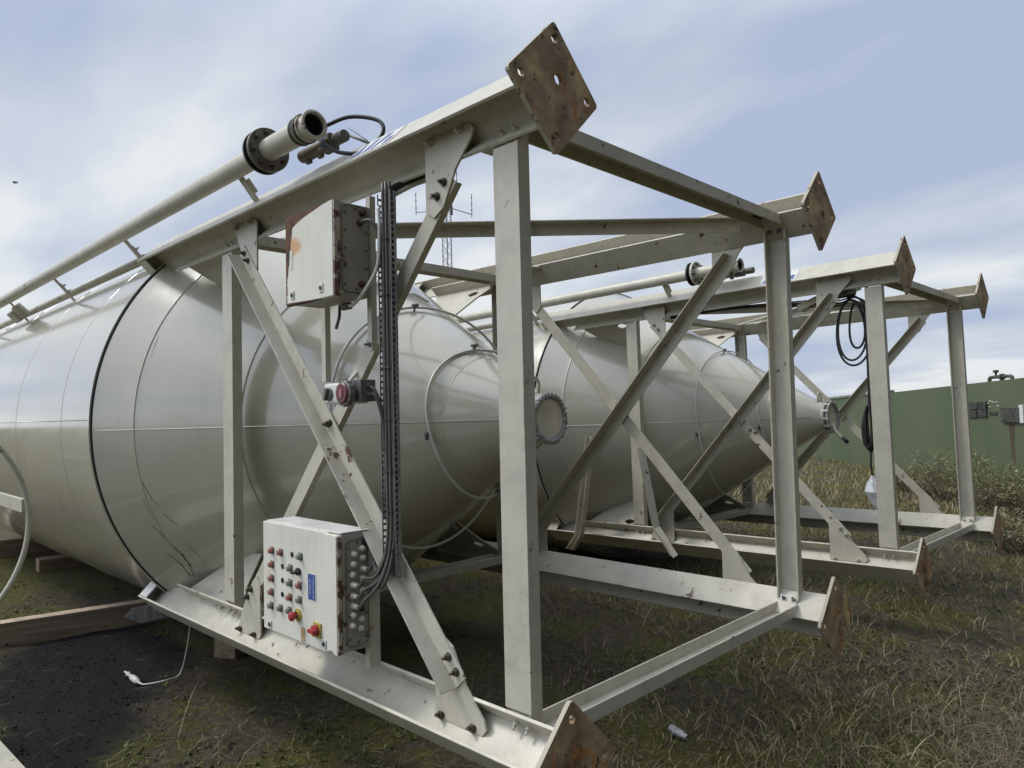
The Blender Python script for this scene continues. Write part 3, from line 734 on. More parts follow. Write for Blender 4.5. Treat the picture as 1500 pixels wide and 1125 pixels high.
# upper, rusted
ux0, ux1, uz0, uz1, uf, ub = -1.322, -0.947, 0.505, 0.880, -1.300, -1.130
MAT['door_up'] = cab_mat('flaking_white_door', -1.306, -1, 0.045, (0.70, 0.68, 0.58, 1), (-1.265, 0.745))
MAT['door_lo'] = cab_mat('chipped_white_door', -0.992, 1, 0.012, (0.74, 0.72, 0.63, 1), None)
cu = cabinet(ux0, ux1, uz0, uz1, uf, ub, None, 'rusty_cabinet', 'small grey box with flaking white door and rust')
mb = MB(); mb.span((ux0, uf, uz0), (ux1 - 0.008, uf + 0.021, uz1)); part1(mb, 'cabinet_door', MAT['door_up'], 0.003, parent=cu)
mb = MB(); mb.span((ux1 - 0.0075, uf + 0.002, uz0), (ux1 + 0.003, uf + 0.028, uz1)); part1(mb, 'door_edge', MAT['chip'], 0.001, parent=cu)
def side_plate(x, y0, y1, z0, z1, mat, parent, holes=()):
    r = 0.025; P = []
    for (cy, cz, a0) in ((y1 - r, z1 - r, 0), (y0 + r, z1 - r, 90), (y0 + r, z0 + r, 180), (y1 - r, z0 + r, 270)):
        for k in range(5):
            a = math.radians(a0 + 90 * k / 4); P.append((cy + r * math.cos(a), cz + r * math.sin(a)))
    mb = MB(); mb.prism(P, (x, 0, 0), (0, 1, 0), (0, 0, 1), (0.004, 0, 0)); o = part1(mb, 'gland_plate', mat, 0.001, parent=parent)
    mb = MB(); mb.tube([(x + 0.004, a, b) for a, b in P], 0.0016, 6, closed=True)
    for i in range(5):
        for yy in (y0 + 0.012, y1 - 0.012):
            mb.cyl((x + 0.004, yy, z0 + 0.03 + (z1 - z0 - 0.06) * i / 4), (0.004, 0, 0), 0.0045, 10)
    for zz_ in (z0 + 0.012, z1 - 0.012): mb.cyl((x + 0.004, (y0 + y1) / 2, zz_), (0.004, 0, 0), 0.0045, 10)
    part1(mb, 'plate_screws', MAT['bolt'], parent=parent)
    return o
side_plate(ux1, uf + 0.035, ub - 0.012, uz0 + 0.02, uz1 - 0.012, MAT['gland_plate'], cu)
for (yy, zz_) in ((-1.185, 0.804), (-1.175, 0.845), (-1.18, 0.56)):
    mb = MB(); mb.lathe((ux1 + 0.004, yy, zz_), (1, 0, 0), [(0, 0.013), (0.008, 0.013), (0.008, 0.009), (0.022, 0.009), (0.024, 0.004), (0.024, 0.0)], 12); part1(mb, 'cable_gland', MAT['rust'], parent=cu)
def lock(x, z, yf, parent):
    mb = MB(); mb.span((x - 0.014, yf - 0.004, z - 0.017), (x + 0.014, yf - 0.0005, z + 0.017)); mb.cyl((x, yf - 0.0045, z), (0, -0.003, 0), 0.009, 12, 1)
    part1(mb, 'door_lock', None, 0.001, parent=parent, mats=[MAT['white'], MAT['black']])
for (x, z) in ((-1.265, 0.546), (-1.04, 0.546)): lock(x, z, uf, cu)
mb = MB(); mb.span((-1.284, uf - 0.0015, 0.655), (-1.262, uf - 0.0005, 0.735)); part1(mb, 'paper_strip', MAT['white'], parent=cu)
# lower, control panel
lx0, lx1, lz0, lz1, lf, lb = -1.592, -0.990, -0.885, -0.418, -1.278, -1.130
cl = cabinet(lx0, lx1, lz0, lz1, lf, lb, None, 'control_cabinet', 'white control cabinet with rows of buttons and a blue sticker')
mb = MB()
P = [(lx0, lz1), (lx1 - 0.10, lz1), (lx1 - 0.075, lz1 - 0.006), (lx1 - 0.03, lz1 - 0.004), (lx1 - 0.006, lz1 - 0.008), (lx1 - 0.006, lz0), (lx1 - 0.03, lz0 + 0.002), (lx1 - 0.045, lz0 + 0.014), (lx1 - 0.07, lz0 + 0.008), (lx1 - 0.10, lz0), (lx0, lz0)]
mb.prism(P, (0, lf, 0), (1, 0, 0), (0, 0, 1), (0, 0.021, 0)); part1(mb, 'cabinet_door', MAT['door_lo'], 0.0025, parent=cl)
mb = MB(); mb.span((lx0 + 0.004, lf + 0.018, lz1 - 0.0015), (lx1 + 0.001, lb + 0.002, lz1 + 0.004)); part1(mb, 'cabinet_roof', MAT['white'], 0.002, parent=cl)
mb = MB(); mb.span((lx1 - 0.0055, lf + 0.003, lz0 + 0.004), (lx1 + 0.0015, lf + 0.02, lz1 - 0.012)); part1(mb, 'door_edge', MAT['chip'], 0.001, parent=cl)
gp = side_plate(lx1 + 0.0005, lf + 0.038, lb - 0.010, lz0 + 0.025, lz1 - 0.03, MAT['gland_plate'], cl)
def button(x, z, mat, r=0.0125, proud=0.016):
    mb = MB(); mb.span((x - 0.0155, lf - 0.003, z - 0.0155), (x + 0.0155, lf - 0.0003, z + 0.0155), 1)
    mb.lathe((x, lf - 0.003, z), (0, -1, 0), [(0, r), (proud - 0.003, r), (proud, r * 0.75), (proud, 0)], 18, 0)
    return part1(mb, 'push_button', None, parent=cl, mats=[mat, MAT['galvdull']])
for (x, z) in [(-1.507, -0.538), (-1.429, -0.537), (-1.508, -0.598), (-1.509, -0.658), (-1.273, -0.654), (-1.513, -0.717), (-1.353, -0.715)]: button(x, z, MAT['redlens'])
for (x, z) in [(-1.265, -0.535), (-1.348, -0.594), (-1.352, -0.655), (-1.274, -0.713), (-1.517, -0.776), (-1.436, -0.774), (-1.358, -0.771)]: button(x, z, MAT['greenlens'])
for (x, z) in [(-1.335, -0.535), (-1.418, -0.595), (-1.419, -0.655), (-1.421, -0.714)]:
    mb = MB(); mb.cyl((x, lf - 0.0003, z), (0, -0.002, 0), 0.0115, 16); part1(mb, 'blank_hole', MAT['black'], parent=cl)
mb = MB(); mb.cyl((-1.278, lf, -0.598), (0, -0.012, 0), 0.016, 18); mb.box((-1.278, lf - 0.022, -0.598), (0.030, 0.022, 0.011)); part1(mb, 'selector_switch', MAT['black'], 0.002, parent=cl)
mb = MB(); mb.lathe((-1.288, lf, -0.777), (0, -1, 0), [(0, 0.026), (0.006, 0.026), (0.006, 0.017), (0.012, 0.017)], 24, 1); mb.lathe((-1.288, lf - 0.010, -0.777), (0, -1, 0), [(0, 0.010), (0.012, 0.010), (0.016, 0.019), (0.026, 0.019), (0.031, 0.012), (0.032, 0)], 24, 0)
part1(mb, 'emergency_stop', None, parent=cl, mats=[MAT['red'], MAT['yellow']])
mb = MB(); mb.span((-1.164, lf - 0.006, -0.838), (-1.108, lf - 0.0003, -0.780), 1); mb.cyl((-1.136, lf - 0.006, -0.809), (0, -0.016, 0), 0.022, 20, 0); mb.box((-1.136, lf - 0.028, -0.809), (0.044, 0.016, 0.014), None, 0)
part1(mb, 'main_switch', None, 0.001, parent=cl, mats=[MAT['red'], MAT['yellow']])
mb = MB(); mb.span((-1.209, lf - 0.0012, -0.702), (-1.143, lf - 0.0003, -0.592), 1); mb.span((-1.206, lf - 0.0018, -0.698), (-1.150, lf - 0.0013, -0.596), 0)
# two columns of sideways lettering
r3 = random.Random(3)
for cx_, z0_, z1_ in ((-1.163, -0.690, -0.604), (-1.189, -0.676, -0.618)):
    z = z0_
    while z < z1_:
        l_ = r3.choice((0.0035, 0.0045, 0.006)); wd = r3.choice((0.010, 0.0075, 0.010))
        mb.span((cx_ - wd / 2, lf - 0.0024, z), (cx_ + wd / 2, lf - 0.0019, z + 0.0014), 1)
        if r3.random() < 0.6: mb.span((cx_ - wd / 2, lf - 0.0024, z + 0.0016), (cx_ - wd / 2 + 0.0018, lf - 0.0019, z + l_), 1)
        z += l_ + 0.0016
part1(mb, 'blue_sticker', None, parent=cl, mats=[MAT['blue'], MAT['white']])
mb = MB(); mb.span((-1.268, lf - 0.0012, -0.878), (-1.236, lf - 0.0003, -0.822)); part1(mb, 'orange_sticker', MAT['orange'], parent=cl)
mb = MB(); mb.span((-1.572, lf - 0.0012, -0.684), (-1.534, lf - 0.0003, -0.622)); part1(mb, 'pale_label', MAT['flap'], parent=cl)
for (x, z) in ((-1.533, -0.860), (-1.087, -0.854)): lock(x, z, lf, cl)
GL = [(-1.155, -0.461), (-1.168, -0.486), (-1.206, -0.504), (-1.166, -0.523), (-1.209, -0.542), (-1.166, -0.565), (-1.213, -0.582), (-1.167, -0.604), (-1.211, -0.622), (-1.168, -0.649), (-1.212, -0.664), (-1.21, -0.703), (-1.175, -0.719), (-1.213, -0.739), (-1.176, -0.759), (-1.216, -0.779), (-1.18, -0.795)]
for i, (y, z) in enumerate(GL):
    mb = MB(); long_ = i in (5, 7, 8, 9, 10, 11)
    prof = [(0, 0.0125), (0.009, 0.0125), (0.009, 0.0105), (0.016 if not long_ else 0.034, 0.009), (0.018 if not long_ else 0.036, 0.005), (0.018 if not long_ else 0.036, 0)]
    mb.lathe((lx1 + 0.0045, y, z), (1, 0, 0), prof, 12); part1(mb, 'cable_gland', MAT['flap'] if i not in (0, 12) else MAT['black'], parent=cl)
# mounting bars
mb = MB(); mb.span((-1.338, -1.125, 0.19), (-1.306, -1.098, 0.52)); part1(mb, 'mounting_bar', MAT['frame'], 0.001)
mb = MB(); mb.span((-0.985, -1.125, 0.30), (-0.955, -1.098, 0.93)); part1(mb, 'mounting_bar', MAT['frame'], 0.001)
mb = MB(); mb.hexbolt((-0.97, -1.125, 0.325), (0, -1, 0), 0.009); part1(mb, 'bolt', MAT['galv'])
mb = MB(); mb.span((-1.60, -1.128, -0.70), (-1.0, -1.10, -0.66)); mb.span((-1.60, -1.128, -0.9), (-1.57, -1.075, -0.45)); mb.span((-1.03, -1.128, -0.97), (-1.0, -1.075, -0.45)); part1(mb, 'mounting_bar', MAT['frame'], 0.001)
# perforated cable tray
mb = MB(); tx0, tx1, ty = -0.868, -0.783, -1.125
mb.span((tx0 + 0.010, ty, -0.585), (tx1 - 0.010, ty + 0.003, 0.915))
zc = -0.58
while zc < 0.9:
    for xx in (tx0, tx1 - 0.0024):
        mb.span((xx, ty - 0.026, zc), (xx + 0.0024, ty - 0.021, zc + 0.024)); mb.span((xx, ty - 0.006, zc), (xx + 0.0024, ty + 0.003, zc + 0.024)); mb.span((xx, ty - 0.021, zc), (xx + 0.0024, ty - 0.006, zc + 0.009))
    for xx in (tx0 + 0.0024, tx1 - 0.0124):
        mb.span((xx, ty + 0.0, zc), (xx + 0.003, ty + 0.003, zc + 0.024)); mb.span((xx + 0.003, ty, zc), (xx + 0.010, ty + 0.003, zc + 0.009))
    zc += 0.024
part1(mb, 'cable_tray', MAT['galv'])
# cables in the tray, fanning out to the glands
r4 = random.Random(11)
targets = [5, 8, 10, 11, 9]
for i, gi in enumerate(targets):
    x = tx0 + 0.018 + i * 0.0105; y = ty - 0.010 - (i % 2) * 0.008
    gy, gz = GL[gi]; pts = [(x + r4.uniform(-.002, .002), y, 0.95), (x + 0.004, y - 0.004, 0.6), (x - 0.002, y, 0.2), (x + 0.002, y - 0.002, -0.2), (x - 0.004, y - 0.002, -0.45), (x - 0.035, y - 0.03, -0.56 - i * 0.012), (-0.925 + i * 0.005, gy + 0.012 - i * 0.004, gz + 0.03), (lx1 + 0.055, gy, gz + 0.003), (lx1 + 0.03, gy, gz)]
    mb = MB(); mb.tube(spline(pts, 8), 0.0068, 8); part1(mb, 'cable', MAT['cable'])
for z in (0.72, 0.5, 0.22, 0.02, -0.18, -0.33, -0.48):
    mb = MB(); mb.span((tx0 + 0.008, ty - 0.028, z), (tx1 - 0.015, ty - 0.024, z + 0.006)); part1(mb, 'cable_tie', MAT['black'])
pts = [(-0.91, -1.189, 0.804), (-0.875, -1.175, 0.80), (-0.853, -1.15, 0.74), (-0.850, -1.142, 0.6), (-0.852, -1.14, 0.3), (-0.85, -1.142, -0.3)]
mb = MB(); mb.tube(spline([(ux1 + 0.02, -1.189, 0.804)] + pts, 8), 0.0075, 8); part1(mb, 'cable', MAT['cable'])
mb = MB(); mb.tube(spline([(-1.05, -1.17, 0.488), (-0.98, -1.19, 0.485), (-0.90, -1.19, 0.53), (-0.853, -1.165, 0.62), (-0.850, -1.155, 0.75), (-0.86, -1.15, 0.86)], 8), 0.0075, 10)
mb.tube([(-1.09, -1.17, 0.488), (-1.04, -1.17, 0.488)], 0.016, 10, 1); mb.tube([(-1.13, -1.16, 0.50), (-1.12, -1.17, 0.45), (-1.13, -1.18, 0.40)], 0.007, 8, 1)
part1(mb, 'air_hose', None, mats=[MAT['hose'], MAT['galvdull']])
# socket and isolator box on the brace
mb = MB(); mb.span((-1.142, -1.235, 0.088), (-0.952, -1.14, 0.172)); sb = part1(mb, 'socket_box', MAT['white'], 0.010)
mb = MB(); mb.span((-0.965, -1.215, 0.095), (-0.905, -1.145, 0.180)); part1(mb, 'junction_plate', MAT['galvdull'], 0.002, parent=sb)
mb = MB(); mb.cyl((-1.098, -1.235, 0.128), (0, -0.010, 0), 0.026, 24); mb.box((-1.098, -1.252, 0.128), (0.014, 0.016, 0.050), Matrix.Rotation(0.3, 3, 'Y')); part1(mb, 'selector_switch', MAT['galvdull'], 0.001, parent=sb)
mb = MB(); mb.lathe((-0.962, -1.234, 0.128), (0, -1, 0), [(0, 0.050), (0.022, 0.050), (0.026, 0.046), (0.026, 0.040)], 32, 1); mb.lathe((-0.962, -1.234, 0.128), (0, -1, 0), [(0.02, 0.041), (0.030, 0.041), (0.034, 0.036), (0.034, 0)], 32, 0)
mb.span((-0.972, -1.271, 0.112), (-0.952, -1.2675, 0.144), 2)
for i in range(12):
    a = 2 * math.pi * i / 12; mb.box((-0.962 + 0.05 * math.cos(a), -1.247, 0.128 + 0.05 * math.sin(a)), (0.006, 0.022, 0.008), Matrix.Rotation(-a, 3, 'Y'), 1)
part1(mb, 'socket_cap', None, parent=sb, mats=[MAT['maroon'], MAT['greyring'], MAT['redlens']])
for k in (0, 1):
    mb = MB(); z = 0.155 - k * 0.035; mb.tube([(-0.905, -1.18, z), (-0.890, -1.18, z)], 0.010, 10); mb.tube(spline([(-0.895, -1.18, z), (-0.87, -1.17, z - 0.005 - 0.02 * (1 - k)), (-0.855, -1.15, 0.04 - 0.02 * k), (-0.853, -1.143, -0.1)], 6), 0.0065, 8); part1(mb, 'cable', MAT['cable'])
mb = MB(); mb.tube(spline([(-1.145, -1.13, 0.165), (-1.14, -1.0, 0.30), (-1.2, -0.85, 0.46), (-1.35, -0.68, 0.58), (-1.6, -0.48, 0.66), (-1.85, -0.22, 0.74), (-1.98, 0.0, 0.73)], 8), 0.008, 8); part1(mb, 'air_hose', MAT['hose'])
mb = MB(); mb.tube(spline([(-0.835, -1.11, 0.93), (-0.81, -1.05, 0.965), (-0.78, -0.99, 1.0), (-0.72, -0.95, 1.04)], 6), 0.014, 8); part1(mb, 'cable', MAT['dark'])
mb = MB(); mb.tube(spline([(-0.845, -1.11, 0.90), (-0.79, -1.03, 0.955), (-0.75, -0.97, 0.985), (-0.69, -0.92, 1.03)], 6), 0.010, 8); part1(mb, 'air_hose', MAT['hose'])

# ------------------------------------------------------------------ things on the farther silo
def w2(p): return MBx @ Vector(p)
mb = MB(); c0 = Vector((-0.40, -0.98, 0.93)); r5 = random.Random(5)
for (cx_, cz_, rxx, rzz) in ((-0.44, 0.66, 0.105, 0.23), (-0.40, 0.69, 0.055, 0.17), (-0.43, 0.64, 0.125, 0.25)):
    P = []
    for i in range(41):
        a = math.pi / 2 + 2 * math.pi * i / 40; P.append(w2((cx_ + rxx * math.cos(a), -0.965 + 0.02 * math.sin(2 * a + cx_ * 9), cz_ + rzz * math.sin(a))))
    mb.tube(P, 0.0085, 8)
for k in range(3): mb.tube([w2(p) for p in spline([(-0.50 + 0.02 * k, -0.95, 0.95 - 0.02 * k), (-0.38, -0.965, 0.90), (-0.335 + 0.012 * k, -0.97, 0.80), (-0.335 + 0.006 * k, -0.97, 0.4), (-0.345 + 0.004 * k, -0.965, 0.05)], 8)], 0.008, 8)
for k in range(9):
    ph = r5.uniform(0, 6); wd = r5.uniform(0.015, 0.04); P = []
    for i in range(31):
        a = 2 * math.pi * i / 30 + math.pi / 2; P.append(w2((-0.352 + 0.012 * math.sin(ph) + wd * math.cos(a), -0.965 + 0.025 * math.cos(ph + a), -0.09 + (0.17 + 0.03 * math.sin(ph)) * math.sin(a))))
    mb.tube(P, 0.0065, 7)
P = [w2(p) for p in spline([(-0.35, -0.965, -0.24), (-0.352, -0.97, -0.35), (-0.348, -0.965, -0.46)], 5)]; mb.tube(P, 0.007, 8)
o = mb.build('cable_coil', MAT['dark'], None, off=w2((-0.37, -0.965, -0.46)))
tag(o, 'looped black electric cable hanging beside the near front post of the farther silo', 'cable')
# plastic bag tied round the cable end
mb = MB(); BS = 0.85; prof = [(-0.44, 0.012), (-0.47, 0.028), (-0.50, 0.055), (-0.56, 0.082), (-0.60, 0.070), (-0.66, 0.045), (-0.70, 0.018), (-0.715, 0.004)]
k = len(mb.v); nseg = 14
for (z, r) in prof:
    for j in range(nseg):
        a = 2 * math.pi * j / nseg; rr = r * BS * (1 + 0.35 * mnoise.noise(Vector((math.cos(a) * 2, math.sin(a) * 2, z * 14))))
        sh = max(0, (-0.50 - z)) * 0.30; mb.v.append(w2((-0.350 + rr * math.cos(a) + sh * 0.6, -0.965 + rr * 0.75 * math.sin(a), z)))
for i in range(len(prof) - 1):
    for j in range(nseg): mb.f.append((k + i * nseg + j, k + i * nseg + (j + 1) % nseg, k + (i + 1) * nseg + (j + 1) % nseg, k + (i + 1) * nseg + j)); mb.mi.append(0); mb.sm.append(False)
o = mb.build('plastic_bag', MAT['bag'], None, off=w2((-0.35, -0.965, -0.715)))
tag(o, 'crumpled white plastic bag tied to the end of the hanging black cable', 'plastic bag')
# junction box and trailing cables under the top leg
mb = MB(); mb.span((-0.56, -1.02, 0.93), (-0.40, -0.93, 0.99)); part2(mb, 'junction_box', MAT['galvdull'], 0.003)
for k in range(4):
    mb = MB(); mb.tube(spline([(-0.42, -0.93 + 0.01 * k, 0.94), (-0.55, -0.90, 0.93 - 0.02 * k), (-0.9, -0.95, 0.945 - 0.012 * k), (-1.4, -1.0, 0.965 - 0.015 * math.sin(k)), (-2.0, -1.02, 0.94 + 0.006 * k)], 8), 0.006, 7); part2(mb, 'cable', MAT['dark'])
mb = MB(); mb.span((-1.03, -1.00, 0.80), (-0.95, -0.93, 0.86)); mb.span((-1.01, -0.99, 0.86), (-0.98, -0.96, 0.96)); part2(mb, 'sensor_box', MAT['galvdull'], 0.004)
mb = MB(); mb.tube(spline([(-1.0, -0.96, 0.80), (-0.95, -0.8, 0.84), (-0.9, -0.5, 0.86), (-0.95, 0, 0.84), (-1.1, 0.5, 0.9)], 8), 0.006, 7); part2(mb, 'air_hose', MAT['hose'])
mb = MB(); mb.prism([(-0.86, 0.91), (-0.62, 0.99), (-0.60, 0.95), (-0.84, 0.86)], (0, -0.955, 0), (1, 0, 0), (0, 0, 1), (0, 0.10, 0)); part2(mb, 'bracket', MAT['frame'], 0.001)
mb = MB(); mb.prism([(-0.42, 0.05), (-0.34, 0.05), (-0.34, 0.045), (-0.42, 0.045)], (-0.35, -0.95, 0.93), (1, 0, 0), (0, 1, 0), (0, 0, 0.01)); mb.tube([(-1.9, 0.1, 0.96), (-0.5, -0.92, 0.95)], 0.012, 8); part2(mb, 'conduit', MAT['frame'])

# ------------------------------------------------------------------ bent struts standing between the silos
def strut(P, wdir, name, label):
    P = [Vector(p) for p in P]; wd = Vector(wdir).normalized(); mb = MB()
    d = (P[1] - P[0]).normalized(); nn = d.cross(wd).normalized()
    d2 = (P[2] - P[1]).normalized(); nn2 = d2.cross(wd).normalized(); nm = ((nn + nn2) / 2).normalized()
    w_, dp, th = 0.045, 0.05, 0.007
    prof = [(-w_, 0), (w_, 0), (w_, dp), (w_ - th, dp), (w_ - th, th), (-w_ + th, th), (-w_ + th, dp), (-w_, dp)]
    for (p, n_) in ((P[0], nn), (P[1], nm), (P[2], nn2)):
        for a, b in prof: mb.v.append(p + wd * a + n_ * b)
    for s_ in (0, 8):
        for i in range(8): mb.f.append((s_ + i, s_ + (i + 1) % 8, s_ + 8 + (i + 1) % 8, s_ + 8 + i)); mb.mi.append(0); mb.sm.append(False)
    mb.f += [tuple(range(7, -1, -1)), tuple(range(16, 24))]; mb.mi += [0, 0]; mb.sm += [False, False]
    return part2(mb, name, MAT['frame'], 0.001, lab=label)
strut([(-2.78, -1.25, -0.12), (-2.97, -1.25, -1.077), (-3.09, -1.25, -1.226)], (0.98, -0.2, 0), 'bent_support', 'bent beige channel support on the near side')
strut([(-2.20, -1.25, -0.218), (-2.07, -1.25, -0.91), (-1.896, -1.25, -1.143)], (0.75, -0.66, 0), 'bent_support', 'bent channel support with its dark open side out')

# ------------------------------------------------------------------ ground
def fbm(x, y, s, seed=0, oct_=4):
    rs = np.random.RandomState(seed); G = rs.rand(256, 256); out_ = np.zeros_like(x); amp = 1.0; tot = 0
    for o_ in range(oct_):
        xx = x * s * 2 ** o_ + 17.3 * o_; yy = y * s * 2 ** o_ + 9.1 * o_
        xi = np.floor(xx).astype(int); yi = np.floor(yy).astype(int); fx = xx - xi; fy = yy - yi
        fx = fx * fx * (3 - 2 * fx); fy = fy * fy * (3 - 2 * fy)
        a = G[xi % 256, yi % 256]; b = G[(xi + 1) % 256, yi % 256]; c_ = G[xi % 256, (yi + 1) % 256]; d = G[(xi + 1) % 256, (yi + 1) % 256]
        out_ += amp * ((a * (1 - fx) + b * fx) * (1 - fy) + (c_ * (1 - fx) + d * fx) * fy); tot += amp; amp *= 0.5
    return out_ / tot
def soot(x, y):
    """dark ash patch on the ground near the first silo"""
    cx_, cy_ = -3.95, -1.30; dx = x - cx_; dy = y - cy_; a = 2.78
    u_ = dx * math.cos(a) + dy * math.sin(a); v_ = -dx * math.sin(a) + dy * math.cos(a)
    d = np.sqrt((u_ / 1.75) ** 2 + (v_ / 0.52) ** 2) + (fbm(x, y, 2.3, 5) - 0.5) * 1.3
    return np.clip((1.12 - d) / 0.28, 0, 1)
def gheight(x, y):
    near_ = np.exp(-((x + 1) ** 2 + (y - 1) ** 2) / 900.0)
    return GZ + (fbm(x, y, 1.1, 1) - 0.5) * 0.07 * near_ + (fbm(x, y, 7, 2, 3) - 0.5) * 0.035 * near_
n = 520; s_ = np.linspace(-1, 1, n); g = np.sinh(s_ * 6.0) / np.sinh(6.0)
gx, gy = np.meshgrid(g * 900 - 1.0, g * 900 + 0.8, indexing='ij')
gz = gheight(gx, gy); co = np.stack([gx, gy, gz], -1).reshape(-1, 3)
ii = np.arange(n * n).reshape(n, n); q = np.stack([ii[:-1, :-1], ii[1:, :-1], ii[1:, 1:], ii[:-1, 1:]], -1).reshape(-1, 4)
me = bpy.data.meshes.new('ground'); me.vertices.add(len(co)); me.vertices.foreach_set('co', co.ravel())
me.loops.add(q.size); me.loops.foreach_set('vertex_index', q.ravel()); me.polygons.add(len(q))
me.polygons.foreach_set('loop_start', np.arange(len(q)) * 4); me.polygons.foreach_set('loop_total', np.full(len(q), 4)); me.update()
me.polygons.foreach_set('use_smooth', np.ones(len(q), bool))
at = me.attributes.new('soot', 'FLOAT', 'POINT'); at.data.foreach_set('value', soot(co[:, 0], co[:, 1]).astype(np.float32))
t = NT('mossy_ground')
sa = t.node('ShaderNodeAttribute', attribute_name='soot').outputs['Fac']
dirt = t.ramp(t.noise(16, 8, 0.75), (0.3, (0.035, 0.028, 0.018, 1)), (0.55, (0.11, 0.09, 0.06, 1)), (0.75, (0.22, 0.185, 0.13, 1)))
moss = t.ramp(t.noise(30, 6, 0.75), (0.3, (0.046, 0.048, 0.013, 1)), (0.6, (0.14, 0.135, 0.034, 1)), (0.8, (0.25, 0.225, 0.07, 1)))
mm = t.ramp(t.math('ADD', t.math('MULTIPLY', t.noise(1.4, 5, 0.6), 0.65), t.math('MULTIPLY', t.noise(11, 5, 0.7), 0.35)), (0.47, 0.0), (0.55, 1.0))
c = t.mix(mm, dirt, moss)
peb = t.node('ShaderNodeTexVoronoi'); peb.inputs['Scale'].default_value = 42; t.link(t.co, peb.inputs['Vector'])
pm = t.ramp(peb.outputs['Distance'], (0.10, 1.0), (0.16, 0.0)); pm2 = t.ramp(t.noise(6, 4), (0.55, 0.0), (0.65, 1.0))
c = t.mix(t.math('MULTIPLY', t.math('MULTIPLY', pm, pm2), 0.7), c, (0.16, 0.15, 0.125, 1))
ash = t.ramp(t.noise(40, 7, 0.75), (0.35, (0.005, 0.005, 0.006, 1)), (0.7, (0.027, 0.025, 0.027, 1)))
c = t.mix(sa, c, ash)
hb = t.math('ADD', t.noise(22, 8, 0.75), t.math('MULTIPLY', t.noise(90, 4, 0.7), 0.35))
t.bump(hb, 1.0, 0.045)
me.materials.append(t.fin(c, 0.92, 0, 0.25))
gr = bpy.data.objects.new('ground', me); col.objects.link(gr); tag(gr, 'mossy dirt ground of the yard', 'ground', None, 'structure')

# ------------------------------------------------------------------ grass: many blades, real geometry
rs = np.random.RandomState(3)
Fv = np.array([fwd.x, fwd.y]); Fv /= np.linalg.norm(Fv); Rv = np.array([right.x, right.y]); Rv /= np.linalg.norm(Rv)
def scatter(nn, d0, d1, spread=0.78, power=1.0):
    """positions over the yard in front of the visitor, denser nearby"""
    d = d0 * (d1 / d0) ** (rs.rand(nn) ** power); l = (rs.rand(nn) * 2 - 1) * spread * d
    x = CAM.x + Fv[0] * d + Rv[0] * l; y = CAM.y + Fv[1] * d + Rv[1] * l
    return x, y, d
def blades(x, y, hgt, wid, lean, colr, curl=0.5):
    nn = len(x); z = gheight(x, y) - 0.004; az = rs.rand(nn) * 2 * np.pi; la = rs.rand(nn) * 2 * np.pi
    sx_, sy_ = np.cos(az) * wid, np.sin(az) * wid; lx_, ly_ = np.cos(la) * lean * hgt, np.sin(la) * lean * hgt
    V = np.zeros((nn, 7, 3))
    for k, (tt_, ww) in enumerate(((0, 1.0), (0.4, 0.85), (0.75, 0.55))):
        bend = tt_ ** (1 + curl)
        zz_ = z + hgt * (tt_ - 0.35 * lean * tt_ ** 2)
        V[:, 2 * k, 0] = x + lx_ * bend - sx_ * ww; V[:, 2 * k, 1] = y + ly_ * bend - sy_ * ww; V[:, 2 * k, 2] = zz_
        V[:, 2 * k + 1, 0] = x + lx_ * bend + sx_ * ww; V[:, 2 * k + 1, 1] = y + ly_ * bend + sy_ * ww; V[:, 2 * k + 1, 2] = zz_
    V[:, 6, 0] = x + lx_; V[:, 6, 1] = y + ly_; V[:, 6, 2] = z + hgt * (1 - 0.35 * lean)
    return V, colr
def blade_object(name, sets, matname):
    V = np.concatenate([s[0] for s in sets]); C_ = np.concatenate([s[1] for s in sets]); nn = len(V)
    me = bpy.data.meshes.new(name); me.vertices.add(nn * 7); me.vertices.foreach_set('co', V.reshape(-1))
    b = (np.arange(nn) * 7)[:, None]
    loops = np.concatenate([b + np.array([0, 1, 3, 2]), b + np.array([2, 3, 5, 4]), b + np.array([4, 5, 6])], 1).ravel()
    me.loops.add(len(loops)); me.loops.foreach_set('vertex_index', loops); me.polygons.add(nn * 3)
    ls = ((np.arange(nn) * 11)[:, None] + np.array([0, 4, 8])).ravel(); me.polygons.foreach_set('loop_start', ls); me.polygons.foreach_set('loop_total', np.tile([4, 4, 3], nn)); me.update()
    at = me.color_attributes.new('tint', 'FLOAT_COLOR', 'POINT'); cc = np.ones((nn, 7, 4)); cc[:, :, :3] = C_[:, None, :]; at.data.foreach_set('color', cc.ravel())
    t = NT(matname); a = t.node('ShaderNodeAttribute', attribute_name='tint'); m_ = t.fin(a.outputs['Color'], 0.7, 0, 0.3); me.materials.append(m_)
    o = bpy.data.objects.new(name, me); col.objects.link(o); return o
PAL = dict(green=np.array([0.085, 0.105, 0.028]), olive=np.array([0.13, 0.125, 0.045]), straw=np.array([0.36, 0.295, 0.165]), pale=np.array([0.48, 0.41, 0.27]), brown=np.array([0.125, 0.088, 0.055]), dark=np.array([0.035, 0.040, 0.018]))
def colours(nn, names, probs):
    ch = rs.choice(len(names), nn, p=np.array(probs) / sum(probs)); base_ = np.array([PAL[k_] for k_ in names])[ch]
    return base_ * (0.65 + 0.7 * rs.rand(nn))[:, None]
def keep(x, y, p): m_ = rs.rand(len(x)) < p; return m_
sets = []
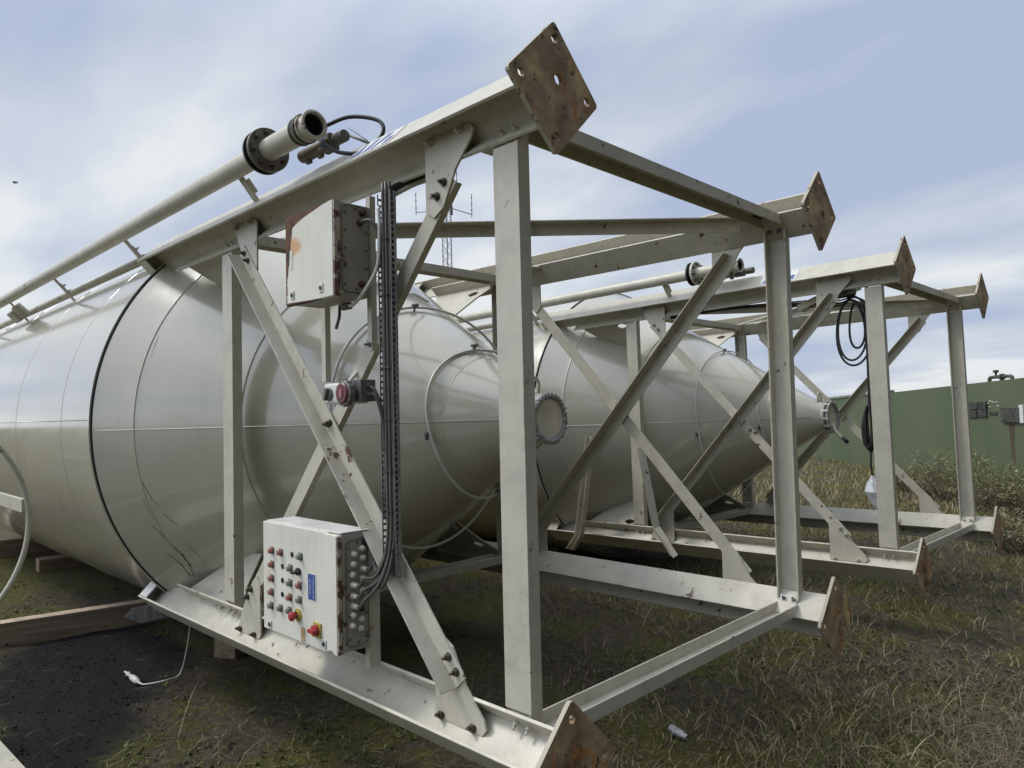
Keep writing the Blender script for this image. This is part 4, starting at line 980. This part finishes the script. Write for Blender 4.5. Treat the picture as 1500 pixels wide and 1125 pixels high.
# short mossy sward everywhere
x, y, d = scatter(150000, 1.6, 14, 0.8, 0.95)
under = np.exp(-((y / 1.1) ** 2)) * (x < -1.5); right_ = 1 / (1 + np.exp(-((x - CAM.x) * Rv[0] + (y - CAM.y) * Rv[1] - 0.1 * d) * 1.6))
pat = fbm(x, y, 1.3, 8); sm_ = soot(x, y)
m_ = (rs.rand(len(x)) < (0.35 + 0.65 * right_) * (1 - 0.75 * under) * np.clip((pat - 0.25) * 2.6, 0.12, 1)) & (rs.rand(len(x)) > sm_ * 0.97)
x, y, d, right_, pat = x[m_], y[m_], d[m_], right_[m_], pat[m_]
h_ = (0.010 + 0.030 * rs.rand(len(x)) ** 1.5 + right_ * 0.045 * rs.rand(len(x)) ** 2) * (1 + d * 0.05)
cg = colours(len(x), ['green', 'olive', 'dark', 'brown'], [4, 4, 2, 1.5]); cb_ = colours(len(x), ['olive', 'brown', 'straw', 'dark', 'green'], [2.2, 4, 3.0, 1.5, 1.0])
cw = np.where((rs.rand(len(x)) < np.clip(right_ * 0.95 + 0.15 * (fbm(x, y, 0.8, 77) - 0.5) * 4, 0, 1))[:, None], cb_, cg)
sets.append(blades(x, y, h_, 0.0008 + 0.0010 * rs.rand(len(x)) + d * 0.00022, 0.5 + 0.6 * rs.rand(len(x)), cw))
# taller dry stems to the right of the frames
x, y, d = scatter(60000, 1.8, 14, 0.8, 0.9)
lat = ((x - CAM.x) * Rv[0] + (y - CAM.y) * Rv[1]) / d
pr = np.clip((lat + 0.18) * 1.8, 0.02, 1) * np.clip((fbm(x, y, 0.9, 12) - 0.30) * 3.2, 0.05, 1); pr *= (rs.rand(len(x)) > soot(x, y))
m_ = rs.rand(len(x)) < pr * 0.85; x, y, d = x[m_], y[m_], d[m_]
h_ = 0.04 + 0.15 * rs.rand(len(x)) ** 1.5
sets.append(blades(x, y, h_, 0.0007 + 0.0006 * rs.rand(len(x)) + d * 0.00018, 0.35 + 0.9 * rs.rand(len(x)), colours(len(x), ['straw', 'brown', 'olive', 'green', 'pale'], [4.0, 3.6, 2.0, 1.3, 1.0])))
# litter of flat dead stalks
x, y, d = scatter(9000, 1.8, 9, 0.8, 1.0); m_ = rs.rand(len(x)) > soot(x, y) * 0.92; x, y = x[m_], y[m_]
h_ = 0.04 + 0.11 * rs.rand(len(x)); V, C_ = blades(x, y, h_, 0.0007 + 0.0006 * rs.rand(len(x)), 1.0 + 0 * h_, colours(len(x), ['straw', 'pale', 'brown'], [3, 0.8, 3]))
zb = gheight(x, y)[:, None]; V[:, :, 2] = zb + (V[:, :, 2] - zb) * 0.16 + 0.006; sets.append((V, C_))
x, y, d = scatter(9000, 1.7, 10, 0.8, 1.0); m_ = (rs.rand(len(x)) > soot(x, y)) & (fbm(x, y, 1.7, 33) > 0.48); x, y = x[m_], y[m_]
x = np.repeat(x, 5) + rs.randn(len(x) * 5) * 0.006; y = np.repeat(y, 5) + rs.randn(len(y) * 5) * 0.006
h_ = 0.015 + 0.030 * rs.rand(len(x)); sets.append(blades(x, y, h_, 0.0025 + 0.0035 * rs.rand(len(x)), 0.8 + 0.5 * rs.rand(len(x)), colours(len(x), ['green', 'olive', 'dark'], [5, 3, 1]) * 1.1))
go = blade_object('grass', sets, 'yard_grass'); tag(go, 'short dry and green grass over the yard', 'grass', None, 'stuff')
# loose grit and clods
def grit(name, x, y, r_, C_, label):
    nn = len(x); z = gheight(x, y); base_ = np.array([[1, 0, 0], [0, 1, 0], [-1, 0, 0], [0, -1, 0], [0, 0, 1], [0, 0, -1]], float)
    V = base_[None] * (0.55 + 0.75 * rs.rand(nn, 6, 1)) * r_[:, None, None]; az = rs.rand(nn) * 6.28; ca_, sa_ = np.cos(az), np.sin(az)
    X_ = V[:, :, 0] * ca_[:, None] - V[:, :, 1] * sa_[:, None]; Y_ = V[:, :, 0] * sa_[:, None] + V[:, :, 1] * ca_[:, None]
    V[:, :, 0] = X_ + x[:, None]; V[:, :, 1] = Y_ + y[:, None]; V[:, :, 2] = V[:, :, 2] * 0.7 + z[:, None] + r_[:, None] * 0.15
    F_ = np.array([[0, 1, 4], [1, 2, 4], [2, 3, 4], [3, 0, 4], [1, 0, 5], [2, 1, 5], [3, 2, 5], [0, 3, 5]])
    me = bpy.data.meshes.new(name); me.vertices.add(nn * 6); me.vertices.foreach_set('co', V.reshape(-1))
    lp = ((np.arange(nn) * 6)[:, None, None] + F_[None]).reshape(-1); me.loops.add(len(lp)); me.loops.foreach_set('vertex_index', lp); me.polygons.add(nn * 8)
    me.polygons.foreach_set('loop_start', np.arange(nn * 8) * 3); me.polygons.foreach_set('loop_total', np.full(nn * 8, 3)); me.update()
    at = me.color_attributes.new('tint', 'FLOAT_COLOR', 'POINT'); cc = np.ones((nn, 6, 4)); cc[:, :, :3] = C_[:, None, :]; at.data.foreach_set('color', cc.ravel())
    t = NT(name + '_tint'); a = t.node('ShaderNodeAttribute', attribute_name='tint'); me.materials.append(t.fin(a.outputs['Color'], 0.95, 0, 0.2))
    o = bpy.data.objects.new(name, me); col.objects.link(o); tag(o, label, 'gravel', None, 'stuff')
x, y, d = scatter(60000, 2.2, 8, 0.85, 1.0); m_ = rs.rand(len(x)) < soot(x, y) * 0.9; x, y = x[m_], y[m_]
grit('black_grit', x, y, 0.002 + 0.008 * rs.rand(len(x)) ** 3.0, np.array([0.020, 0.019, 0.020]) * (0.4 + 2.2 * rs.rand(len(x)) ** 3)[:, None], 'black ash grit covering the dark patch at the lower left')
x, y, d = scatter(16000, 1.7, 9, 0.8, 1.0); m_ = (fbm(x, y, 2.0, 41) > 0.45) & (rs.rand(len(x)) > soot(x, y)); x, y = x[m_], y[m_]
grit('small_stones', x, y, 0.002 + 0.007 * rs.rand(len(x)) ** 4, np.array([0.20, 0.175, 0.14]) * (0.3 + 1.0 * rs.rand(len(x)))[:, None], 'small stones and soil crumbs in the short grass')
# tall rough grass beyond the silos
sets = []
x, y, d = scatter(75000, 9.0, 34, 0.8, 1.0); lat = ((x - CAM.x) * Rv[0] + (y - CAM.y) * Rv[1]) / d
m_ = (y > 5.6) & (rs.rand(len(x)) < np.clip((lat + 0.1) * 5, 0.15, 1)); x, y, d = x[m_], y[m_], d[m_]
rough_ = np.clip((d - 9) / 5, 0, 1)
h_ = (0.05 + 0.32 * rs.rand(len(x)) ** 1.3 * np.clip(fbm(x, y, 0.5, 20) * 1.8 - 0.2, 0.2, 1.3)) * (0.25 + 0.75 * rough_)
sets.append(blades(x, y, h_, 0.003 + 0.003 * rs.rand(len(x)), 0.25 + 0.6 * rs.rand(len(x)), colours(len(x), ['straw', 'olive', 'green', 'pale', 'brown'], [4, 3, 3.2, 1.4, 1.5])))
fo = blade_object('tall_grass', sets, 'rough_tall_grass'); tag(fo, 'tall straw coloured grass in front of the green wall', 'grass', None, 'stuff')

# ------------------------------------------------------------------ shrubs and weeds
def shrub(cx_, cy_, rad, hgt, seed, pal, probs, label, name='dry_shrub', nst=60, leaves=900):
    r = random.Random(seed); mb = MB(); z0 = float(gheight(np.array([cx_]), np.array([cy_]))[0])
    root = empty(name, Matrix.Translation((cx_, cy_, z0))); tag(root, label, 'shrub', 'weedy shrubs by the green wall')
    stems = []
    for i in range(nst):
        a = r.uniform(0, 6.283); s = r.uniform(0.1, 1) ** 0.6; hh = hgt * r.uniform(0.55, 1.05) * (1 - 0.45 * s * s)
        p0 = Vector((math.cos(a) * rad * 0.3 * s, math.sin(a) * rad * 0.3 * s, -0.02)); p3 = Vector((math.cos(a) * rad * s, math.sin(a) * rad * s, hh))
        pm = (p0 + p3) / 2 + Vector((r.uniform(-.06, .06), r.uniform(-.06, .06), hh * 0.15)); P = spline([p0, pm, p3], 4); mb.tube(P, [0.007 - 0.005 * k / (len(P) - 1) for k in range(len(P))], 4, caps=False); stems.append(P)
        for _ in range(3):
            q = r.choice(P[3:]); e_ = q + Vector((r.uniform(-1, 1), r.uniform(-1, 1), r.uniform(0.1, 1))).normalized() * r.uniform(0.06, 0.2) * hgt * 1.4; mb.tube([q, (q + e_) / 2 + Vector((0, 0, 0.01)), e_], [0.003, 0.0025, 0.0015], 3, caps=False); stems.append([q, e_])
    so_ = mb.build('stem', MAT['stem'], root)
    nl = leaves; V = np.zeros((nl, 7, 3)); cc = colours(nl, pal, probs)
    for i in range(nl):
        P = r.choice(stems); q = P[r.randrange(len(P) // 2, len(P))] + Vector((r.gauss(0, .025), r.gauss(0, .025), r.gauss(0, .025))); d = Vector((r.gauss(0, 1), r.gauss(0, 1), r.gauss(0.4, .7))).normalized(); s = d.cross(Vector((r.random(), r.random(), r.random() - .5))).normalized(); l_ = r.uniform(0.03, 0.085); w_ = r.uniform(0.0018, 0.005)
        for k, (t_, ww) in enumerate(((0, .3), (.35, 1), (.7, .7))): V[i, 2 * k] = q + d * l_ * t_ - s * w_ * ww; V[i, 2 * k + 1] = q + d * l_ * t_ + s * w_ * ww
        V[i, 6] = q + d * l_ - Vector((0, 0, 0.005))
    lo = blade_object('foliage', [(V, cc)], name + '_leaves'); lo.parent = root
    return root
MAT['stem'] = plain('dry_weed_stem', (0.15, 0.13, 0.08, 1), 0.8, 0, 0.3, 20)
gp_ = ['green', 'olive', 'straw', 'pale', 'brown']
PAL['green'] = np.array([0.105, 0.145, 0.045])
def dirpos(u, D):
    """ground spot at bearing u (tangent) and distance D from the visitor"""
    return CAM.x + (Fv[0] + Rv[0] * u) * D, CAM.y + (Fv[1] + Rv[1] * u) * D
for (u, D, rad, hgt, seed, pr_, nst, lv, lab) in (
    (0.600, 12.2, 0.75, 0.85, 1, [5, 3, 2.2, 1.6, 1], 90, 3400, 'tall pale weed bush by the green wall, left of the farthest post'),
    (0.545, 13.5, 0.75, 0.50, 2, [4, 2, 2, 1, 2], 90, 1800, 'low brown and green bush left of the tall pale bush'),
    (0.660, 11.0, 0.80, 0.72, 3, [6, 3, 1.2, 1, .5], 110, 2800, 'bright green leafy weed bush right behind the farthest frame post'),
    (0.720, 10.2, 0.80, 0.70, 4, [5, 3, 2, 2, 1], 90, 3000, 'grey dry thistle bush at the right edge of the photo'),
    (0.655, 8.6, 0.55, 0.40, 5, [5, 3, 2, 1, 1], 70, 1500, 'low green weed clump behind the lower foot plate of the farther silo'),
    (0.700, 7.9, 0.45, 0.45, 6, [1.5, 2, 3, 3, 2], 80, 1200, 'dry brown weed clump at the right edge, nearest of the bushes')):
    px_, py_ = dirpos(u, D); shrub(px_, py_, rad, hgt, seed, gp_, pr_, lab, nst=nst, leaves=lv)
# straggly straw tuft at the lower right
px_, py_ = dirpos(0.70, 3.3)
def tuft(px_, py_, rad, nst, hgt, seed, label):
    r = random.Random(seed); z0 = float(gheight(np.array([px_]), np.array([py_]))[0]); mb = MB()
    for i in range(nst):
        a = r.uniform(0, 6.283); s = r.uniform(0, 1) ** 0.7 * rad; b = Vector((math.cos(a) * s, math.sin(a) * s, 0.0)); a2 = r.uniform(0, 6.283); l_ = r.uniform(0.12, 0.42)
        hh = hgt * r.uniform(0.25, 1); P = spline([b, b + Vector((math.cos(a2) * l_ * .3, math.sin(a2) * l_ * .3, hh)), b + Vector((math.cos(a2 + .3) * l_ * .7, math.sin(a2 + .3) * l_ * .7, hh * .85)), b + Vector((math.cos(a2 + .9) * l_, math.sin(a2 + .9) * l_, hh * .15 + 0.01))], 4)
        mb.tube(P, [0.0017 - 0.0009 * k / (len(P) - 1) for k in range(len(P))], 4, caps=False)
    o = mb.build('dry_grass_tuft', MAT['straw'], None); o.location = (px_, py_, z0); tag(o, label, 'grass tuft', 'tangled dry grass tufts'); return o
MAT['straw'] = plain('bleached_straw', (0.29, 0.24, 0.155, 1), 0.75, 0, 0.35, 15)
tuft(px_, py_, 0.46, 240, 0.20, 31, 'large tangle of bleached dry grass at the lower right corner')
px_, py_ = dirpos(-0.185, 2.95); tuft(px_, py_, 0.16, 60, 0.035, 32, 'flattened wisps of dead grass below the control cabinet')
px_, py_ = dirpos(0.05, 3.25); tuft(px_, py_, 0.10, 30, 0.03, 33, 'few dead stalks under the nearest frame leg')
px_, py_ = dirpos(0.62, 4.3); tuft(px_, py_, 0.30, 60, 0.10, 34, 'sparse dry stalks in the grass right of the nearer silo feet')

# ------------------------------------------------------------------ green wall beyond
A = Vector((-8.5, 21.0, 0)); B = Vector((-1.04, 13.0, 0)); dr = (B - A).normalized(); A2 = A - dr * 18; B2 = B + dr * 6
slope = (0.45 - 0.137) / (B - A).length
def ztop(P): return 0.137 + slope * (P - A).dot(dr)
nb = Vector((-dr.y, dr.x, 0));
if nb.y < 0: nb = -nb
Lw = (B2 - A2).length
groot = empty('green_wall', Matrix.Translation((A2.x, A2.y, GZ))); tag(groot, 'long green painted steel wall behind the silos, stained and rusty', 'wall')
def gpart(mb, name, mat, bevel=0.0, parent=None, mats=None, lab=None):
    o = mb.build(name, mat, parent or groot, bevel, mats=mats)
    if parent is None: o.location = -Vector((A2.x, A2.y, GZ))
    if lab: o['label'] = lab
    return o
mb = MB(); z0 = GZ - 0.1
V = []
for P in (A2, B2):
    zt = ztop(P); V += [Vector((P.x, P.y, z0)), Vector((P.x, P.y, zt)), Vector((P.x, P.y, zt)) + nb * 2.4, Vector((P.x, P.y, z0)) + nb * 2.4]
mb.add(V, [(0, 1, 5, 4), (1, 2, 6, 5), (2, 3, 7, 6), (3, 2, 1, 0), (4, 5, 6, 7)]); gpart(mb, 'steel_sheet', MAT['green'])
mb = MB(); Bc = A + dr * 6.1
V = []
for P in (A2, Bc):
    zt = ztop(P); V += [Vector((P.x, P.y, zt + 0.003)) - nb * 0.03, Vector((P.x, P.y, zt + 0.06)) - nb * 0.03, Vector((P.x, P.y, zt + 0.06)) + nb * 0.1, Vector((P.x, P.y, zt + 0.003)) + nb * 0.1]
mb.add(V, [(0, 1, 5, 4), (1, 2, 6, 5), (2, 3, 7, 6), (0, 4, 7, 3), (3, 2, 1, 0), (4, 5, 6, 7)]); gpart(mb, 'top_rim', MAT['greencap'])
def onwall(u, v):
    """point of the wall face on the sight line of photo pixel (u, v)"""
    dv_ = fwd + right * ((u - 750) / 1054.78) - up * ((v - 562.5) / 1054.78); t_ = (A - CAM).dot(nb) / dv_.dot(nb); return CAM + dv_ * t_
zu = Vector((0, 0, 1))
def wallbox(u0, v0, u1, v1, dep, name, mat, lab=None, parent=None):
    a = onwall(u0, v0); b = onwall(u1, v1); wd = (b - a).dot(dr); hh = a.z - b.z; mb = MB()
    mb.prism([(0, 0), (wd, 0), (wd, -hh), (0, -hh)], a + nb * 0.01, dr, zu, -nb * (dep + 0.01)); return gpart(mb, name, mat, 0.01, parent, lab=lab)
hatch = wallbox(1469, 597, 1498, 619, 0.06, 'hatch', MAT['burnt'], 'black square hatch with rust below')
for (a_, b_, c_, d_) in ((1420, 589, 1434, 600), (1435, 588, 1447, 600), (1420, 602, 1433, 612), (1434, 601, 1447, 611)): wallbox(a_, b_, c_, d_, 0.04, 'scorched_panel', MAT['burnt'])
wallbox(1450, 603, 1462, 608, 0.02, 'scorched_panel', MAT['burnt'])
r6 = random.Random(4)
for k in range(9):
    u_, v_ = 1446 + r6.uniform(0, 18), 586 + r6.uniform(0, 10); wallbox(u_, v_, u_ + 1.6, v_ + 1.6, 0.02, 'bolt', MAT['white'])
wallbox(1495.5, 593, 1503, 620, 0.05, 'notice', MAT['white'], 'white notice at the right edge')
for (u_, v_, l_) in ((1482, 621, 50), (1279, 700, 0),):
    if l_:
        a = onwall(u_, v_); mb = MB(); mb.prism([(-0.09, 0), (0.09, 0), (0.05, -0.35), (0.06, -0.75), (-0.03, -0.75), (-0.06, -0.3)], a - nb * 0.002, dr, zu, -nb * 0.002); gpart(mb, 'rust_run', plain('rust_run_stain', (0.10, 0.075, 0.045, 1), 0.8, 0, 0.35, 6))
# pipe fittings on top
a = onwall(1431, 556); b = onwall(1463, 553); mb = MB(); zt = ztop(a)
L_ = (b - a).length; q0 = a + nb * 0.25; q0.z = ztop(a) - 0.06
mb.tube(spline([q0, q0 + zu * 0.12, q0 + zu * 0.16 + dr * 0.06, q0 + zu * 0.16 + dr * (L_ * 0.5), q0 + zu * 0.16 + dr * (L_ - 0.06), q0 + zu * 0.12 + dr * L_, q0 + dr * L_], 5), 0.035, 10)
mb.tube([q0 + dr * L_ * 0.55, q0 + dr * L_ * 0.55 + zu * 0.16], 0.035, 10); mb.tube([q0 + dr * L_ * 0.3 + zu * 0.16, q0 + dr * L_ * 0.3 + zu * 0.26], 0.022, 8); mb.tube([q0 + dr * L_ * 0.3 + zu * 0.25, q0 + dr * L_ * 0.3 + zu * 0.30], 0.05, 8)
mb.tube([q0 + dr * L_ * 0.52 + zu * 0.16, q0 + dr * L_ * 0.62 + zu * 0.16], 0.06, 10)
gpart(mb, 'pipe_fitting', MAT['fitgreen'])

# ------------------------------------------------------------------ lattice mast
MP = Vector((-44.0, 36.25, GZ)); TOP = 17.6
mr = empty('lattice_mast', Matrix.Translation(MP)); tag(mr, 'thin grey lattice radio mast with whip aerials far behind the silos', 'radio mast')
def mpart(mb, name): o = mb.build(name, MAT['mast'], mr); return o
mb = MB(); c3 = [Vector((0.42 * math.cos(a), 0.42 * math.sin(a), 0)) for a in (0.3, 0.3 + 2.094, 0.3 + 4.189)]
for p in c3: mb.tube([p, p + zu * (TOP - GZ)], 0.045, 6)
z = 0.0
while z < TOP - GZ - 0.6:
    for i in range(3):
        p, q_ = c3[i], c3[(i + 1) % 3]; mb.tube([p + zu * z, q_ + zu * (z + 0.45)], 0.018, 4); mb.tube([q_ + zu * (z + 0.45), p + zu * (z + 0.9)], 0.018, 4)
    z += 0.9
mpart(mb, 'lattice')
rv3 = Vector((Rv[0], Rv[1], 0)); fv3 = Vector((Fv[0], Fv[1], 0)); zt = TOP - GZ
def aerial(lat_, dep, zb, za, h):
    mb = MB(); tip = rv3 * lat_ + fv3 * dep + zu * (zb + za); mb.tube([zu * zb, tip], 0.035, 5); mb.tube([tip - zu * 0.25, tip + zu * h], 0.03, 5)
    k = 0.3
    while k < h: mb.tube([tip + zu * k, tip + zu * (k + 0.12)], 0.06, 5); k += 0.55
    mpart(mb, 'whip_aerial')
aerial(-2.55, 0, zt - 0.6, 0.0, 1.7); aerial(2.1, 0.4, zt - 0.2, -0.6, 1.8); aerial(0.95, -0.6, zt, 0.9, 2.6); mb = MB(); mb.tube([(0, 0, zt - 0.2), (0, 0, zt + 0.5)], 0.12, 8); mb.tube([rv3 * -0.35 + zu * (zt - 0.7), rv3 * -0.1 + zu * (zt - 0.65)], 0.22, 10); mb.tube([rv3 * 0.4 + zu * (zt - 0.9), rv3 * 0.4 + zu * (zt - 0.1)], 0.13, 8); mpart(mb, 'mast_head')

# ------------------------------------------------------------------ bird
bp = Vector((-45.71, 6.29, 13.43)); mb = MB()
mb.tube([(-0.22, 0, 0), (-0.1, 0, 0.01), (0.05, 0, 0.03), (0.2, 0, 0.02), (0.27, 0, 0.02)], [0.015, 0.06, 0.08, 0.05, 0.01], 8)
for s in (-1, 1): mb.add([(0.1, 0, .03), (-0.08, 0, .02), (-0.02, s * 0.35, .16), (0.12, s * 0.3, .17), (-0.16, s * 0.7, .05), (0.1, 0, .045), (0.12, s * 0.3, .185)], [(0, 1, 2, 3), (3, 2, 4), (5, 6, 2, 1), (6, 4, 2)])
o = mb.build('bird', MAT['bird'], None); o.location = bp; o.rotation_euler = (0.3, 0, 0.9); o.scale = (0.6, 0.6, 0.6); tag(o, 'small grey bird flying in the sky at the far left', 'bird')

# ------------------------------------------------------------------ timbers
def beam(P0, P1, w_, h_, label, top=True, name='timber_beam'):
    P0 = Vector(P0); P1 = Vector(P1); d = (P1 - P0); n_ = Vector((-d.y, d.x, 0)).normalized(); mb = MB()
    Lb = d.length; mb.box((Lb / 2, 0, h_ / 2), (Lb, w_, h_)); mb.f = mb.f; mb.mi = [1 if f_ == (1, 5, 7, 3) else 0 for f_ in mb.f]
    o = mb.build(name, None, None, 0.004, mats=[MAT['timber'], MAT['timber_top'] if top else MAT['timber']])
    o.location = P0; o.rotation_euler = (0, 0, math.atan2(d.y, d.x)); tag(o, label, 'timber', 'support timbers under the silos'); return o
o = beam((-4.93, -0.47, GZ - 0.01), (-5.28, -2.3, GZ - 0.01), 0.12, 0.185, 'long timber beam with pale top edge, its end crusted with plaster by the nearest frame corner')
mb = MB(); mb.add([(0.02, 0.063, 0.03), (0.30, 0.063, 0.02), (0.34, 0.063, 0.09), (0.28, 0.063, 0.15), (0.1, 0.063, 0.165), (0.015, 0.063, 0.12)], [(0, 1, 2, 3, 4, 5)]); mb.prism([(0.004, 0.03), (0.22, 0.02), (0.34, 0.09), (0.28, 0.15), (0.1, 0.165), (0.015, 0.12)], (0, 0.0612, 0), (1, 0, 0), (0, 0, 1), (0, 0.003, 0)); mb.v = mb.v[6:]; mb.f = [tuple(i - 6 for i in f_) for f_ in mb.f[1:]]; mb.mi = mb.mi[1:]; mb.sm = mb.sm[1:]
mb.build('plaster_residue', plain('pale_plaster', (0.66, 0.64, 0.62, 1), 0.9, 0, 0.3, 30), o)
beam((-8.1, -0.05, GZ - 0.01), (-8.14, -0.72, GZ - 0.01), 0.2, 0.14, 'short brown timber block under the belly of the nearer silo barrel', False)
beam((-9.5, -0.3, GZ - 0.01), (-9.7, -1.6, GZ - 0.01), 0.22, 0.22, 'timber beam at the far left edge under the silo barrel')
beam((-3.5, -0.62, GZ - 0.01), (-3.72, -0.30, GZ - 0.01), 0.16, 0.15, 'short timber block on the ground under the lower near leg', False)
beam((-4.2, 3.6, GZ - 0.01), (-4.2, 4.6, GZ - 0.01), 0.16, 0.13, 'timber block under the barrel of the farther silo', False)
beam((-5.3, -0.4, GZ - 0.01), (-5.3, 0.4, GZ - 0.01), 0.16, 0.115, 'dark timber block hidden in the shade beneath the nearest silo barrel', False)

# ------------------------------------------------------------------ ladder cage at the left edge
lc = empty('ladder_cage', Matrix.Translation((-3.0, -2.2, GZ))); tag(lc, 'grey steel ladder cage hoop with a beige side rail, cut by the left edge', 'ladder cage')
cy0, cz0, rr0 = -2.525, -0.468, 0.655
mb = MB(); P = [(0, cy0 + 2.2 + rr0 * math.cos(a), cz0 - GZ + rr0 * math.sin(a)) for a in [2 * math.pi * i / 64 for i in range(64)]]
for dx_ in (0.0, -1.1, -2.2):
    mb = MB(); mb.tube([(dx_, cy0 + 2.2 + rr0 * math.cos(2 * math.pi * i / 96), cz0 - GZ + rr0 * math.sin(2 * math.pi * i / 96)) for i in range(96)], 0.013, 10, closed=True)
    mb.build('hoop', MAT['frame'], lc)
mb = MB(); a_ = 0.25
mb.span((-3.0, cy0 + 2.2 + rr0 - 0.012 - 0.02, cz0 - GZ + 0.045), (0.0, cy0 + 2.2 + rr0 - 0.012, cz0 - GZ + 0.115)); mb.build('side_rail', MAT['frame'], lc, 0.002)
mb = MB(); mb.span((-3.0, cy0 + 2.2 - 0.03, cz0 - GZ - rr0 - 0.012), (0.3, cy0 + 2.2 + 0.03, cz0 - GZ - rr0 - 0.004)); mb.span((-2.9, cy0 + 2.17, -0.02), (-2.85, cy0 + 2.23, cz0 - GZ - rr0 - 0.01)); mb.span((0.2, cy0 + 2.17, -0.02), (0.25, cy0 + 2.23, cz0 - GZ - rr0 - 0.01)); mb.build('bottom_rail', MAT['frame'], lc, 0.002)

# pale steel sheet lying at the bottom left corner
mb = MB(); mb.box((0, 0, 0.116), (1.5, 0.5, 0.008)); mb.box((0, 0.246, 0.056), (1.5, 0.006, 0.11)); mb.box((0, -0.246, 0.056), (1.5, 0.006, 0.11))
o = mb.build('steel_sheet', MAT['frame'], None, 0.001); o.location = (-2.55, -2.255, GZ); o.rotation_euler = (0, 0, math.radians(2.3)); tag(o, 'pale folded steel sheet lying on the ground in the bottom left corner', 'steel sheet')

# rope end, bent wire, can
gh = lambda x, y: float(gheight(np.array([x]), np.array([y]))[0])
mb = MB(); P = [(-3.25, -0.94, -1.20), (-3.28, -0.96, -1.42), (-3.34, -0.98, gh(-3.34, -.98) + 0.03), (-3.3, -1.08, gh(-3.3, -1.08) + 0.02), (-3.36, -1.17, gh(-3.36, -1.17) + 0.02), (-3.42, -1.19, gh(-3.42, -1.19) + 0.02), (-3.56, -1.20, gh(-3.56, -1.2) + 0.02), (-3.70, -1.19, gh(-3.7, -1.19) + 0.02)]
S = spline(P, 7); mb.tube(S, [0.0045] * (len(S) - 15) + [0.008, 0.007] * 1 + [0.018, 0.02, 0.021, 0.020, 0.018, 0.012, 0.007, 0.013, 0.016, 0.01, 0.007, 0.007, 0.007][:13], 8); o = mb.build('rope', MAT['hose'], None, off=(-3.4, -1.1, GZ)); tag(o, 'dirty white cord with a taped end hanging from the leg onto the black patch', 'rope')
mb = MB(); P = [(-3.20, -0.85), (-3.12, -0.93), (-3.04, -0.99), (-2.85, -1.10), (-2.6, -1.24), (-2.42, -1.335)]
mb.tube(spline([(x_, y_, gh(x_, y_) + 0.02 + 0.03 * math.sin(i_ * 0.6)) for i_, (x_, y_) in enumerate(P)], 6), 0.0035, 6); o = mb.build('bent_wire', MAT['straw'], None, off=(-2.9, -1.1, GZ)); tag(o, 'thin pale bent wire lying on the moss below the lower leg', 'wire')
mb = MB(); mb.lathe((0, 0, 0), (1, 0, 0), [(-0.05, 0), (-0.05, 0.018), (-0.045, 0.024), (0.03, 0.024), (0.045, 0.018), (0.063, 0.016), (0.045, 0)], 20); o = mb.build('drink_can', MAT['galv'], None); o.location = (-0.555, 0.40, gh(-0.555, .40) + 0.03); o.rotation_euler = (0, 0.1, -0.2); tag(o, 'small crushed silver can lying in the grass between the nearest feet', 'can')
# fallen twigs
for i, (u_, D_, s_) in enumerate(((0.52, 3.35, 0.30), (-0.42, 3.6, 0.22), (0.36, 4.9, 0.28), (0.66, 5.2, 0.3))):
    r = random.Random(50 + i); px_, py_ = dirpos(u_, D_); mb = MB(); d0 = r.uniform(0, 6.28); pts = []
    for k in range(6): pts.append(Vector((math.cos(d0 + 0.25 * k) * s_ * k / 5 * 1.5, math.sin(d0 + 0.25 * k) * s_ * k / 5, 0.03 + 0.035 * math.sin(k))))
    mb.tube(spline(pts, 4), 0.003, 5); q_ = pts[3]; mb.tube([q_, q_ + Vector((0.06, -0.05, 0.04)), q_ + Vector((0.14, -0.07, 0.02))], 0.0018, 4); q_ = pts[1]; mb.tube([q_, q_ + Vector((-0.05, 0.06, 0.03))], 0.0018, 4)
    o = mb.build('twig', MAT['straw'], None); o.location = (px_, py_, gh(px_, py_))
    tag(o, ['pale forked twig in the grass near the lower right', 'small dead twig on the dark ground at the left', 'curved dry stalk beside the lower far foot plate', 'curved dry stalk right of the foot plates in the grass'][i], 'twig', 'dead twigs')
print('objects', len(bpy.data.objects))
